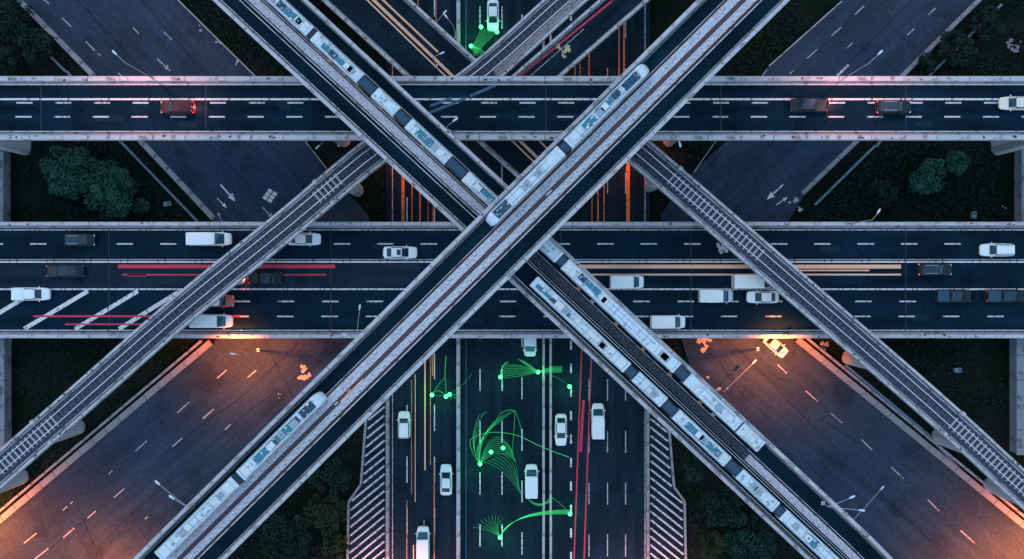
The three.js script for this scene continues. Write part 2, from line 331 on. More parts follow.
  patches(east2, 'worn_mark', 719, 390, RY, .3, 3, M.cream); patches(east2, 'worn_mark', 728, 388, RY, .25, 2, M.cream);
  stripe(west, 'edge_line', [178, 0], [256, 77], .16, M.faded, RY, b); stripe(west, 'edge_line', [256, 78], [327, 169], .12, M.faded, RY, b); stripe(west, 'edge_line', [120, -57], [177.5, -.5], .16, M.faded, RY, b);
  stripe(east, 'edge_line', [842, 1], [769, 66], .16, M.faded, RY, b); stripe(east, 'edge_line', [767, 69], [694, 172], .12, M.faded, RY, b);
}
// kerbs of the slip roads, stone by stone
function kerb(parent, pts, w, hgt, m, lean = 0) {
  const q = new Path(px2(pts)); const L = 2.4;
  for (let s = 0; s + L < q.length; s += L) { const a = q.at(s + L / 2, lean); part('kerb_stone', box(L - .05, hgt + .3, w, .04), m, parent, a.x, -.3 + rr(-.015, .015), a.z, a.turn + rr(-.008, .008)); }
}
kerb(west, [[-40, -55], [15, 0], [91, 77], [135, 139], [213, 222]], .75, .22, M.concDark, -.42);
kerb(west2, [[213, 345], [0, 525], [-90, 601]], .9, .28, M.kerb, .5);
kerb(west2, [[205, 345], [-8, 525], [-90, 595]], .3, .55, M.concDark, .75);
kerb(east, [[1060, -76], [983, 0], [905, 77], [863, 139], [803, 197]], .6, .22, M.concDark, .42);
kerb(east2, [[795, 342], [1024, 530], [1100, 592]], .9, .28, M.kerb, -.5);
kerb(east2, [[803, 342], [1032, 530], [1108, 592]], .3, .55, M.concDark, -.75);
// low strips of kerb running beside the roads, out in the planting
{
  const edge = (name, label, pts, w, hh, m) => { const q = new Path(px2(pts)), a0 = q.at(q.length / 2), t = thing(name, label, 'kerb', [a0.x, 0, a0.z]); const n = Math.max(2, Math.round(q.length / 3)); const L = q.length / n; for (let i = 0; i < n; i++) { const a = q.at((i + .5) * L); part('kerb_stone', box(L - .04, hh + .5, w, .03), m, t, a.x - a0.x, -.5, a.z - a0.z, a.turn); } };
  edge('garden_kerb', 'thin dark kerb in the planting beside the upper left road', [[50, 56], [72, 78], [118, 139], [198, 222]], .3, .1, M.cabinet);
  edge('garden_kerb', 'thin dark kerb in the planting beside the upper right road', [[1002, 4], [925, 80], [882, 139], [815, 205]], .3, .1, M.cabinet);
  edge('garden_kerb', 'thin dark kerb below the right rail viaduct at lower right', [[845, 365], [925, 432], [960, 470]], .35, .12, M.cabinet);
}

// north-south highway
const HX = [388, 648], HB = [0, 0, 0];
const hwy = structure('highway', plate(px2([[386, -260], [650, -260], [650, 760], [386, 760]]), -.6, RY), M.asphaltHwy);
{ // uv along the road: u must follow travel (z)
  const a = hwy.geometry.attributes.position, uv = hwy.geometry.attributes.uv; for (let i = 0; i < a.count; i++) uv.setXY(i, a.getZ(i), a.getX(i));
  const zs = [];
  for (const x of [480, 502, 522]) for (let k = -3; k < 17; k++) { const y = -150 + k * 51.8 + (x === 522 ? 8 : 0) + 1; stripe(hwy, 'lane_dash', [x, y], [x, y + 22], .16, M.white, RY, HB); }
  for (const x of [589, 607.5, 625.6]) for (let k = -3; k < 17; k++) { const y = -139 + k * 51.8; stripe(hwy, 'lane_dash', [x, y], [x, y + 22], .14, M.faded, RY, HB); }
  for (let k = 0; k < 34; k++) { const y = -200 + k * 23.5; stripe(hwy, 'short_dash', [571, y], [571, y + 9], .26, M.white, RY, HB); }
  for (const x of [407, 434.5]) for (let k = -3; k < 17; k++) { const y = -165 + k * 51.8; stripe(hwy, 'lane_dash', [x, y], [x, y + 26], .14, M.white, RY, HB); }
  const L = (x, y0, x1, y1, w, m, n) => stripe(hwy, n, [x, y0], [x1, y1], n === 'edge_line' ? w : w * .72, m, RY + .004, HB);
  L(392.5, -250, 392.5, 750, .14, M.faded, 'edge_line'); L(466, -250, 466, 750, .1, M.blueFaint, 'edge_line'); L(645, -250, 645, 750, .14, M.faded, 'edge_line');
  for (const [x, y0, y1, w] of [[411.5, 380, 494, .12], [415.2, 374, 502, .14], [430.4, 330, 465, .16], [425, 300, 470, .28], [406.8, 500, 640, .16], [413.5, 545, 640, .2], [434.2, 462, 640, .2], [412, 180, 222, .2], [420, 150, 240, .3], [428, 150, 240, .14], [433, 160, 222, .2], [432.5, 350, 376, .3], [403, 170, 235, .6], [436, -40, 24, .16], [418, -30, 8, .16], [575, 50, 90, .18], [580, 60, 90, .18], [589, 30, 90, .22], [619, -20, 90, .22], [624, -20, 90, .3], [598, 160, 226, .25], [592, 190, 226, .16], [604, 150, 226, .2], [628, 130, 226, .7], [424, 520, 640, .14]]) L(x, y0, x, y1, w, x * 7 % 3 < 1 || y0 < 300 ? M.trailOrange : M.orange, 'painted_orange_trail');  // orange streaks of passing headlights, painted flat on the highway
  L(582, 340, 574, 560, .26, M.red, 'painted_red_trail'); L(592, 340, 584, 560, .26, M.red, 'painted_red_trail'); L(583.5, 400, 580.5, 452, .5, M.red, 'painted_red_trail'); L(574, 560.5, 569, 680, .26, M.red, 'painted_red_trail'); L(584, 560.5, 579, 680, .26, M.red, 'painted_red_trail');  // red tail light streaks, painted flat on the highway
  for (const x of [399, 418, 441, 452, 474, 491, 512, 534, 560, 580, 598, 617, 636]) seam(hwy, [x, -120], [x + rr(-2, 2), 640], .04, RY + .0015);
}
function gore(label, poly, lines, mirror) {                  // hatched island beside the highway
  const c = P(mirror ? 668 : 366, 500), t = thing('hatched_island', label, 'road island', [c[0], 0, c[2]]), l = px2(poly).map(([x, z]) => [x - c[0], z - c[2]]);
  const base = part('pavement', plate(l, -.5, RY + .012), M.asphaltHwy, t);
  for (const [a, b] of lines) { const A = P(...a), B = P(...b), n = Math.hypot(B[0] - A[0], B[2] - A[2]); part('hatch_stripe', lineGeo(Math.round(n * 5) / 5, .25), M.dash, t, (A[0] + B[0]) / 2 - c[0], RY + .0165, (A[2] + B[2]) / 2 - c[2], Math.atan2(-(B[2] - A[2]), B[0] - A[0])); }
  const q = new Path(l); let s0 = 0; const n = poly.length;
  for (let i = 0; i + 1 < n; i++) { const len = q.l[i + 1] - q.l[i]; if (i === n - 2) break; const k = Math.max(1, Math.round(len / 2)); for (let j = 0; j < k; j++) { const a = q.at(q.l[i] + (j + .5) * len / k, 0); part('kerb_stone', box(len / k - .03, .7, .34, .03), M.concDark, t, a.x, -.5, a.z, a.turn); } }
  return t;
}
const xl = y => y < 420 ? 376 - (420 - y) * -.02 - (y - 380) * .25 : y < 484 ? 366 - (y - 420) * .08 : y < 502 ? 361 - (y - 484) * .68 : 348.5 - (y - 502) * .02;
const xr = y => y < 429 ? 664 + (y - 400) * .17 : y < 487 ? 669 + (y - 429) * .09 : y < 501 ? 674 + (y - 487) * .75 : 684.5 + (y - 501) * .02;
{
  const LL = [], RL = [], hit = (f, y0, k, x0) => { let x = x0, y = y0; for (let i = 0; i < 200; i++) { const e = f(y); if ((x0 > 500 ? x >= e - 2.5 : x <= e + 2.5)) break; x += x0 > 500 ? .4 : -.4; y += k * .4; } return [x, y]; };
  for (let y = 390; y < 620; y += 8.4) { LL.push([[384.5, y], hit(xl, y, .82, 384.5)]); }
  for (let y = 360; y < 620; y += 8.4) { RL.push([[650.5, y], hit(xr, y, .80, 650.5)]); }
  gore('striped grey road island left of the highway at lower left', [[387, 380], [376, 381], [366, 420], [361, 484], [348.5, 502], [346, 650], [387, 650]], LL, false);
  gore('striped grey road island right of the highway at lower right', [[648.5, 650], [687.5, 650], [684.5, 501], [674, 487], [669, 429], [663, 380], [648.5, 350]], RL, true);
}
// concrete barriers of the highway, unit by unit
function barrier(label, x, w, hgt, m, y0 = -60, y1 = 620) {
  const A = P(x, y0), B = P(x, y1), t = thing('concrete_barrier', label, 'barrier', [A[0], 0, 0], 0, 'long barriers of the highway');
  const n = Math.round((B[2] - A[2]) / 3), L = (B[2] - A[2]) / n; const g = loftBarrier(L - .04, w, hgt);
  for (let i = 0; i < n; i++) part('barrier_unit', g, m, t, rr(-.015, .015), RY, A[2] + (i + .5) * L, Math.PI / 2);
}
function loftBarrier(l, w, h) { return loft([[-l / 2, w / 2 - .02, 0, h - .02, .05], [-l / 2 + .03, w / 2, 0, h, .06], [l / 2 - .03, w / 2, 0, h, .06], [l / 2, w / 2 - .02, 0, h - .02, .05]], 2); }
barrier('broad pale concrete barrier between the two left carriageways of the highway', 458.5, .52, .8, M.conc);
barrier('slim grey barrier on the left edge of the highway beside the striped island', 388, .5, .7, M.concDark, 335);
barrier('left one of the paired pale barriers in the middle of the highway', 543.5, .34, .8, M.conc);
barrier('right one of the paired pale barriers in the middle of the highway', 550.5, .34, .8, M.conc);
barrier('slim grey barrier on the right edge of the highway beside the striped island', 647.5, .42, .7, M.concDark, 335);

// ---------------------------------------------------------------- viaducts
function viaduct(label, path, W, h, deckT, deckMat, opt = {}) {
  const c = path.at(path.length / 2), base = [c.x, 0, c.z], t = thing(opt.name || 'road_viaduct', label, 'viaduct', base);
    const L = path.length;
  part('deck', path.prism(0, L, -W / 2, W / 2, h - .35, h, base), deckMat, t);
  part('box_girder', path.prism(0, L, -W * .34, W * .34, h - deckT, h - .352, base), M.concDark, t);
  const V = {
    t, path, W, h, base, L,
    // a row of alike pieces: centred at offset o, width w, from height y above deck
    row(name, o, w, y, hgt, len, gap, m, s0 = 0, s1 = L, chamfer = .03, jitter = 0) {
      const n = Math.max(1, Math.round((s1 - s0) / (len + gap))), p = (s1 - s0) / n; let g;
      for (let i = 0; i < n; i++) {
        g = box(p - gap, hgt, w, chamfer, Math.floor(rnd() * 6));
        const a = path.at(s0 + (i + .5) * p, o); part(name, g, Array.isArray(m) ? m[Math.floor(rnd() * m.length)] : m, t, a.x - base[0], h + y + rr(-jitter, jitter), a.z - base[2], a.turn);
      }
    },
    strip(name, o0, o1, y0, y1, m, s0 = 0, s1 = L) { return part(name, path.prism(s0, s1, o0, o1, h + y0, h + y1, base), m, t); },
    pierAt(px, py, len, wid, shape = 0, off = 0) {            // wall pier with rounded ends under picture point
      const w = P(px, py, h), q = path.project(w[0], w[2]), a = path.at(q.s, off), g = loft([[-len / 2, wid * .12, 0, 1, 0], [-len / 2 + wid * .2, wid * .36, 0, 1, 0], [-len / 2 + wid * .5, wid / 2, 0, 1, 0], [len / 2 - wid * .5, wid / 2, 0, 1, 0], [len / 2 - wid * .2, wid * .36, 0, 1, 0], [len / 2, wid * .12, 0, 1, 0]]).clone();
      const top = h - deckT; g.scale(1, top + .6, 1); const pr = part('pier', g, M.conc, t, a.x - base[0], -.6, a.z - base[2], a.turn + Math.PI / 2);
      part('pier_cap', box(Math.min(W * .72, len * 1.35), .5, wid * 1.25, .08), M.conc, pr, 0, top + .1, 0); // its top meets the girder
      return pr;
    },
  };
  return V;
}
function parapets(V, w, hgt, m, o = {}) {
  for (const sd of [-1, 1]) {
    V.row('parapet_panel', sd * (V.W / 2 - w / 2), w, -.3, hgt + .3, o.len || 4, .05, m, 0, V.L, .05);
    if (o.kerb) V.row('parapet_kerb', sd * (V.W / 2 - w - o.kerb / 2 - .004), o.kerb, -.05, .2, 4, .03, o.kerbMat || M.concDark, 0, V.L, .02);
    if (o.rail) V.strip('hand_rail', sd * (V.W / 2 - o.rail) - .05, sd * (V.W / 2 - o.rail) + .05, hgt + .12, hgt + .2, M.galv);
    const n = o.fit || 0;
    for (let i = 0; i < n; i++) { const a = V.path.at(rr(.02, .98) * V.L, sd * (V.W / 2 - w * rr(.3, .9))); part('fitting', box(rr(.12, .4), .12, rr(.08, .2), .02), rnd() < .8 ? M.dark : M.galv, V.t, a.x - V.base[0], V.h + hgt - .03, a.z - V.base[2], a.turn + rr(-.5, .5)); }
  }
}
const hy = (y, yc, h) => (y - yc) * (H - h) / F;             // picture row -> offset from a level deck's axis

// upper level viaduct
const UH = 16.5, uyc = 109, upA = P(-170, uyc, UH), upB = P(1194, uyc, UH);
const up = viaduct('upper straight road viaduct with pale parapets crossing the whole width', new Path([[upA[0], upA[2]], [upB[0], upB[2]]]), hy(140.6, uyc, UH) - hy(77.2, uyc, UH), UH, 1.7, M.asphalt);
parapets(up, .62, .8, M.conc, { kerb: .36, kerbMat: M.concDark, fit: 46 });
const us = px => (P(px, 0, UH)[0] - upA[0]);
{
  const o = y => hy(y, uyc, UH);
  up.strip('edge_line', o(99.2) - .12, o(99.2) + .12, .003, .008, M.white); up.strip('edge_line', o(84.9) - .05, o(84.9) + .05, .15, .17, M.white); up.strip('edge_line', o(131.6) - .05, o(131.6) + .05, .15, .17, M.white);
  for (let k = -4; k < 33; k++) { const x = 16.5 + k * 38.7; up.row('lane_dash', o(102.8), .2, .003, .005, us(x + 16) - us(x), 0, M.dash, us(x), us(x + 16), 0); up.row('lane_dash', o(116.8), .2, .003, .005, us(x + 16) - us(x), 0, M.dash, us(x - 1), us(x + 15), 0); }
  for (const [x0, y0, x1, y1] of [[424, 115, 466, 98], [470, 96, 496, 85], [430, 106, 452, 98]]) stripe(up.t, 'painted_glare', [x0, y0], [x1, y1], .35, M.blueFaint, UH + .003, up.base);  // faint glare on the road, put in as bluish painted stripes
  for (const x of [-40, 322, 690, 1062]) up.pierAt(x, uyc, x < 0 || x > 1024 ? 7.4 : 5, 1.7);
}
// middle level viaduct
const MH = 6, myc = 280, mdA = P(-150, myc, MH), mdB = P(1174, myc, MH);
const md = viaduct('broad middle road viaduct with most of the vans and cars', new Path([[mdA[0], mdA[2]], [mdB[0], mdB[2]]]), hy(338, myc, MH) - hy(222.2, myc, MH), MH, 1.4, M.asphalt);
parapets(md, .52, .75, M.conc, { kerb: .3, fit: 34 });
const ms = px => (P(px, 0, MH)[0] - mdA[0]);
{
  const o = y => hy(y, myc, MH), S = (n, y, w, m, a = -150, b = 1174, z = 0) => md.strip(n, o(y) - w / 2, o(y) + w / 2, .003 + z, .008 + z, m, ms(a), ms(b));
  S('edge_line', 229.9, .1, M.white); S('centre_line', 259.6, .12, M.faded); S('centre_line', 261.9, .2, M.white); S('edge_line', 289.2, .2, M.white); S('edge_line', 330.3, .12, M.white);
  md.strip('grey_lane', o(263), o(288.2), -.05, .0025, M.asphaltGrey, ms(-150), ms(420));
  for (let k = -4; k < 29; k++) { const x = 30 + k * 43.4 + (k > 11 ? 3 : 0); md.row('lane_dash', o(243.9), .2, .003, .005, 2.2, 0, M.dash, ms(x), ms(x + 16.4), 0); }
  for (let k = -1; k < 22; k++) { const x = 278 + k * 44.4; if (x < 230 && x > 0) continue; md.row('lane_dash', o(301.4), .2, .003, .005, 2.2, 0, M.dash, ms(x), ms(x + 16.4), 0); md.row('lane_dash', o(316.4), .2, .003, .005, 2.2, 0, M.dash, ms(x - 1), ms(x + 15.4), 0); }
  for (const [x0, x1] of [[-28, 36], [24, 88], [75, 138], [119, 180], [163, 226]]) stripe(md.t, 'hatch_stripe', [x0, 329], [x1, 291], .55, M.white, MH + .003, md.base);
  // vehicle light trails, painted as coloured strips along the lanes
  for (const [a, b, y, w] of [[570, 901, 266.6, .52], [575, 901, 274.6, .24], [869, 1000 - 130, 270, .1], [800, 869, 270.4, .2]]) S('painted_orange_trail', y, w, M.orange, a, b, .005);
  for (const [a, b, y, w] of [[118, 335, 266.4, .48], [122, 326, 274.8, .2], [33, 240, 316.2, .26], [65, 215, 324.2, .22], [128, 146, 275, .34]]) S('painted_red_trail', y, w, M.red, a, b, .005);
  // small heap of pale rubble on the shoulder
  for (const x of [-90, 140, 470, 560, 880, 1110]) md.pierAt(x, myc, 9, 1.2);
}
// expansion joints and patched asphalt on both straight viaducts
for (const [V, wp, xs] of [[up, .62, [40, 205, 372, 545, 720, 905]], [md, .52, [108, 330, 560, 690, 905]]]) {
  const hw = V.W / 2 - wp - .4;
  for (const x of xs) { const s = P(x, 0, V.h)[0] - V.path.p[0][0]; V.strip('expansion_joint', -hw, hw, .0085, .012, M.tar, s - .05, s + .05); V.strip('expansion_joint', -hw, hw, .0085, .013, M.galvDark, s + .1, s + .13); }
  for (let k = 0; k < 22; k++) { const s = (.12 + .74 * (k + rnd() * .25) / 22) * V.L, o = rr(-hw + .8, hw - .8), w = rr(.3, .55), l = rr(1, 3.6); V.strip('asphalt_patch', o - w, o + w, -.05, .002 + (V === md ? .003 : 0), k % 2 ? M.patchA : M.patchB, s, s + l); }
}
// ramps under the upper viaduct at the top
const mkPath = (pts, h, smooth) => new Path(px2(pts, h), smooth);
function widthPx(px, dir, h) { return px * (H - h) / F * dir; }
const NWH = 6.6, nw = viaduct('sloping top left ramp with three painted orange light trails', mkPath([[560, 176], [449, 76], [365.5, 0], [250, -105]], NWH), 8.1, NWH, 1.2, M.asphaltHwy, { name: 'road_ramp' });
parapets(nw, .42, .75, M.conc, { kerb: .25, fit: 12 });
{
  const b = nw.base; for (const [p, q, w] of [[[330, -50], [438, 52], .26], [[330, -42], [546, 166], .4], [[330, -36], [535, 163], .22], [[528, 130], [556, 157], .22]]) stripe(nw.t, 'painted_orange_trail', p, q, w, M.orange, NWH + .003, b);  // orange vehicle light trails painted as strips on the ramp
  nw.pierAt(330, -32, 4, 1.2); nw.pierAt(500, 122, 4, 1.2);
}
const RH = 11.5;
const neh = RH, ne = viaduct('sloping top right ramp with a painted red light trail', mkPath([[478, 128], [531, 82], [625, 0], [745, -105]], neh), 4.3, neh, 1.2, M.asphaltHwy, { name: 'road_ramp' });
parapets(ne, .36, .8, M.conc, { kerb: .2, fit: 8 });
{ stripe(ne.t, 'painted_red_trail', [508, 86], [612, 1], .28, M.red, neh + .003, ne.base); stripe(ne.t, 'painted_red_trail', [613, 0], [730, -103], .28, M.red, neh + .003, ne.base); stripe(ne.t, 'edge_line', [520, 85], [584, 29], .1, M.faded, neh + .003, ne.base);  // red strips stand for a vehicle light trail, painted on the deck
  patches(ne.t, 'worn_mark', 562, 52, neh, .8, 9, M.cream, ne.base); ne.pierAt(690, -60, 2.6, 1); }

// rail viaducts
function railViaduct(label, path, W, h, topEdge) {
  const V = viaduct(label, path, W, h, 1.4, M.concDark, { name: 'rail_viaduct' });
  parapets(V, .34, .55, M.conc, { fit: 20, len: 3 });
  V.strip('ballast', -W / 2 + .345, W / 2 - .345, .005, .22, M.gravelDark);
  return V;
}
function trackOn(V, oc, gauge, y, m, s0 = 0, s1 = V.L) { for (const sd of [-1, 1]) V.strip('rail', oc + sd * gauge / 2 - .045, oc + sd * gauge / 2 + .045, y, y + .15, m, s0, s1); }
const rl = railViaduct('left rail viaduct climbing from lower left to the top centre', mkPath([[-130, 585], [0, 470], [90, 391], [182, 310], [290, 222], [374, 152], [478, 78], [566, 0], [690, -108]], RH, true), 3.9, RH);
const rt = railViaduct('right rail viaduct running down to the lower right corner', mkPath([[1160, 612], [1024, 490], [948, 420], [787, 280], [638, 151], [592, 112]], RH, true), 3.9, RH);
for (const [V, o0] of [[rl, -.12], [rt, .1]]) {
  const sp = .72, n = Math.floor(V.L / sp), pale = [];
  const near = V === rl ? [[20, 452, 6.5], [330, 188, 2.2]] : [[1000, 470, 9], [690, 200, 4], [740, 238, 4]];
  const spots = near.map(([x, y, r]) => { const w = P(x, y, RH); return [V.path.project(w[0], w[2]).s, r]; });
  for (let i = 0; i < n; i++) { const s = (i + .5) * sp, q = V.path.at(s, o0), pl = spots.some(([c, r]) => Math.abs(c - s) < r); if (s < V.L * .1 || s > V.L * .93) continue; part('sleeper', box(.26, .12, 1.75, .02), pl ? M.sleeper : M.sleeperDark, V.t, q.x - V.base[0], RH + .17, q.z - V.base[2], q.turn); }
  trackOn(V, o0, 1.12, .29, M.rail);
  for (const o of [-1.42, 1.36]) V.strip('cable_duct', o - .11, o + .11, .2, .32, M.concDark);
}
for (const [x, y] of [[-25, 490], [38, 438], [342, 181], [225, 275]]) rl.pierAt(x, y, 3, 1.8);
for (const [x, y] of [[664, 176], [882, 361], [978, 448], [1035, 500]]) rt.pierAt(x, y, 3, 1.8);
{ // wider pale gravel bay on the stretch above the upper viaduct
  const a = P(490, 68, RH), s = rl.path.project(a[0], a[2]).s; rl.strip('ballast', -.2 + .75, 1.55, .222, .30, M.gravelPink, s, rl.L);
  for (const [V, x, y] of [[rl, 309, 174], [rl, 48, 436], [rt, 672, 178], [rt, 950, 425]]) { const w = P(x, y, RH), q = V.path.project(w[0], w[2]); for (const o of [-1.75, 1.75]) { const c = V.path.at(q.s, o); part('mast_base', box(.5, 1.0, .5, .08), M.conc, V.t, c.x - V.base[0], RH, c.z - V.base[2], c.turn); } }
}
// falling diagonal viaduct, two lengths that join under the rising one
const BH = 21.5, TH = 26.5;
const bW = (a, k, h) => a * k * (H - h) / F;
const bu = viaduct('upper length of the falling diagonal tram viaduct', mkPath([[510, 232], [259.5, 0], [130, -120]], BH), 7.72, BH, 1.8, M.track, { name: 'tram_viaduct' });
const bl = viaduct('lower length of the falling diagonal tram viaduct', mkPath([[985, 697], [850.5, 559], [506, 236.5]], BH), 7.25, BH, 1.8, M.track, { name: 'tram_viaduct' });
const tp = viaduct('rising diagonal tram viaduct, topmost of all', mkPath([[20, 717], [179.5, 559], [743.7, 0], [860, -115]], TH), 7.49, TH, 1.9, M.track, { name: 'tram_viaduct' });
parapets(bu, .46, .85, M.conc, { kerb: .12, fit: 4 }); parapets(bl, .46, .85, M.conc, { kerb: .12, fit: 4 }); parapets(tp, .46, .85, M.conc, { kerb: .12, fit: 4 });
{
  const sect = (V, list) => { for (const [n, u0, u1, y0, y1, m] of list) { const g = m === M.gravel || m === M.gravelDark; V.strip(n, (u0 - .5) * V.W, (u1 - .5) * V.W, y0, y1, m); } };
  sect(bu, [['edge_line', .088, .1, .003, .008, M.white], ['track_kerb', .282, .296, .001, .16, M.conc], ['track_kerb', .338, .356, .001, .2, M.conc], ['ballast', .375, .505, .001, .22, M.gravel], ['track_kerb', .525, .538, .001, .2, M.conc], ['rail', .55, .556, .001, .15, M.rust], ['track_kerb', .765, .777, .001, .2, M.conc], ['edge_line', .925, .932, .003, .008, M.faded]]);
  sect(tp, [['edge_line', .092, .1, .003, .008, M.faded], ['track_kerb', .29, .302, .001, .2, M.conc], ['guide_rail', .322, .33, .001, .2, M.rust], ['ballast', .335, .465, .001, .22, M.gravel], ['trough', .466, .534, .001, .1, M.trough], ['rail', .494, .506, .101, .2, M.rust], ['ballast', .535, .645, .001, .22, M.gravel], ['guide_rail', .66, .668, .001, .2, M.rust], ['track_kerb', .685, .705, .001, .2, M.conc], ['edge_line', .905, .913, .003, .008, M.white]]);
  sect(bl, [['edge_line', .092, .1, .003, .008, M.faded], ['guide_rail', .425, .433, .001, .16, M.rail], ['track_kerb', .465, .475, .001, .22, M.conc], ['track_kerb', .655, .667, .001, .22, M.conc], ['guide_rail', .12, .128, .001, .16, M.rail], ['edge_line', .905, .911, .003, .008, M.faded]]);
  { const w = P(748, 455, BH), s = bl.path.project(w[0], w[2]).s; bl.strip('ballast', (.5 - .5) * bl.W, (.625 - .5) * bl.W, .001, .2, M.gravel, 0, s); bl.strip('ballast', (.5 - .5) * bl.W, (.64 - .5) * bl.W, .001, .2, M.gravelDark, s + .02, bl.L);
    const sp = .8; for (let x = s + .5; x < bl.L - 1; x += sp) { const q = bl.path.at(x, (.57 - .5) * bl.W); part('sleeper', box(.22, .1, .95, .02), M.sleeperDark, bl.t, q.x - bl.base[0], BH + .17, q.z - bl.base[2], q.turn); } }
  // loose fittings by the trams
  for (const [V, u, pairs] of [[bl, .69, [[575, 292], [588, 306], [612, 328], [640, 352], [664, 380], [692, 410], [706, 421]]], [bu, .545, [[330, 62], [344, 75], [380, 110], [422, 148]]], [tp, .5, [[330, 396], [343, 384], [540, 187], [548, 190]]]]) for (const [x, y] of pairs) { const w = P(x, y, V.h), s = V.path.project(w[0], w[2]).s, q = V.path.at(s, (u - .5) * V.W); part('signal_box', box(.5, .35, .22, .04), rnd() < .5 ? M.orangeTrim : M.galv, V.t, q.x - V.base[0], V.h + .18, q.z - V.base[2], q.turn); }
  for (const [a, b] of [[[318, 50], [362, 92]], [[374, 102], [398, 124]]]) { const A = P(...a, BH), B = P(...b, BH), s0 = bu.path.project(B[0], B[2]).s, s1 = bu.path.project(A[0], A[2]).s; bu.strip('warning_strip', (.545 - .5) * bu.W, (.565 - .5) * bu.W, .151, .2, M.rust, s0, s1); }
  { const A = P(333, 393, TH), B = P(356, 371, TH), s0 = tp.path.project(A[0], A[2]).s, s1 = tp.path.project(B[0], B[2]).s; tp.strip('warning_strip', (.515 - .5) * tp.W, (.535 - .5) * tp.W, .102, .26, M.orange, s0, s1); }
  for (const [x, y] of [[250, -9], [150, -100]]) bu.pierAt(x, y, 5, 1.8);
  for (const [x, y] of [[710, 430], [890, 600]]) bl.pierAt(x, y, 5, 1.8);
  for (const [x, y] of [[280, 460], [755, -10], [120, 620]]) tp.pierAt(x, y, 5, 1.8);
}
// low concrete abutments at the left and right margins
function abutment(label, x0, x1, y0, y1, h) {
  const A = P(x0, y0, h), B = P(x1, y1, h), c = [(A[0] + B[0]) / 2, 0, (A[2] + B[2]) / 2], w = Math.abs(B[0] - A[0]), l = B[2] - A[2], t = thing('concrete_abutment', label, 'wall', c);
  const n = Math.round(l / 3.2); part('core', box(w - .5, h + .4, l - .3), M.wall, t, 0, -.5, 0);
  for (let i = 0; i < n; i++) part('coping_slab', box(w, .3, l / n - .05, .03, i), M.wall, t, 0, h - .1 + rr(-.01, .01), (i + .5 - n / 2) * l / n);
}
abutment('pale concrete wall at left margin between the two straight viaducts', -40, 4, 146, 232, 2);
abutment('pale concrete wall at left margin below the middle viaduct', -40, 5, 330, 455, 2);
abutment('pale concrete wall at right margin between the two straight viaducts', 1021, 1064, 146, 232, 2);
abutment('pale concrete wall at right margin below the middle viaduct', 1016, 1064, 330, 455, 2);

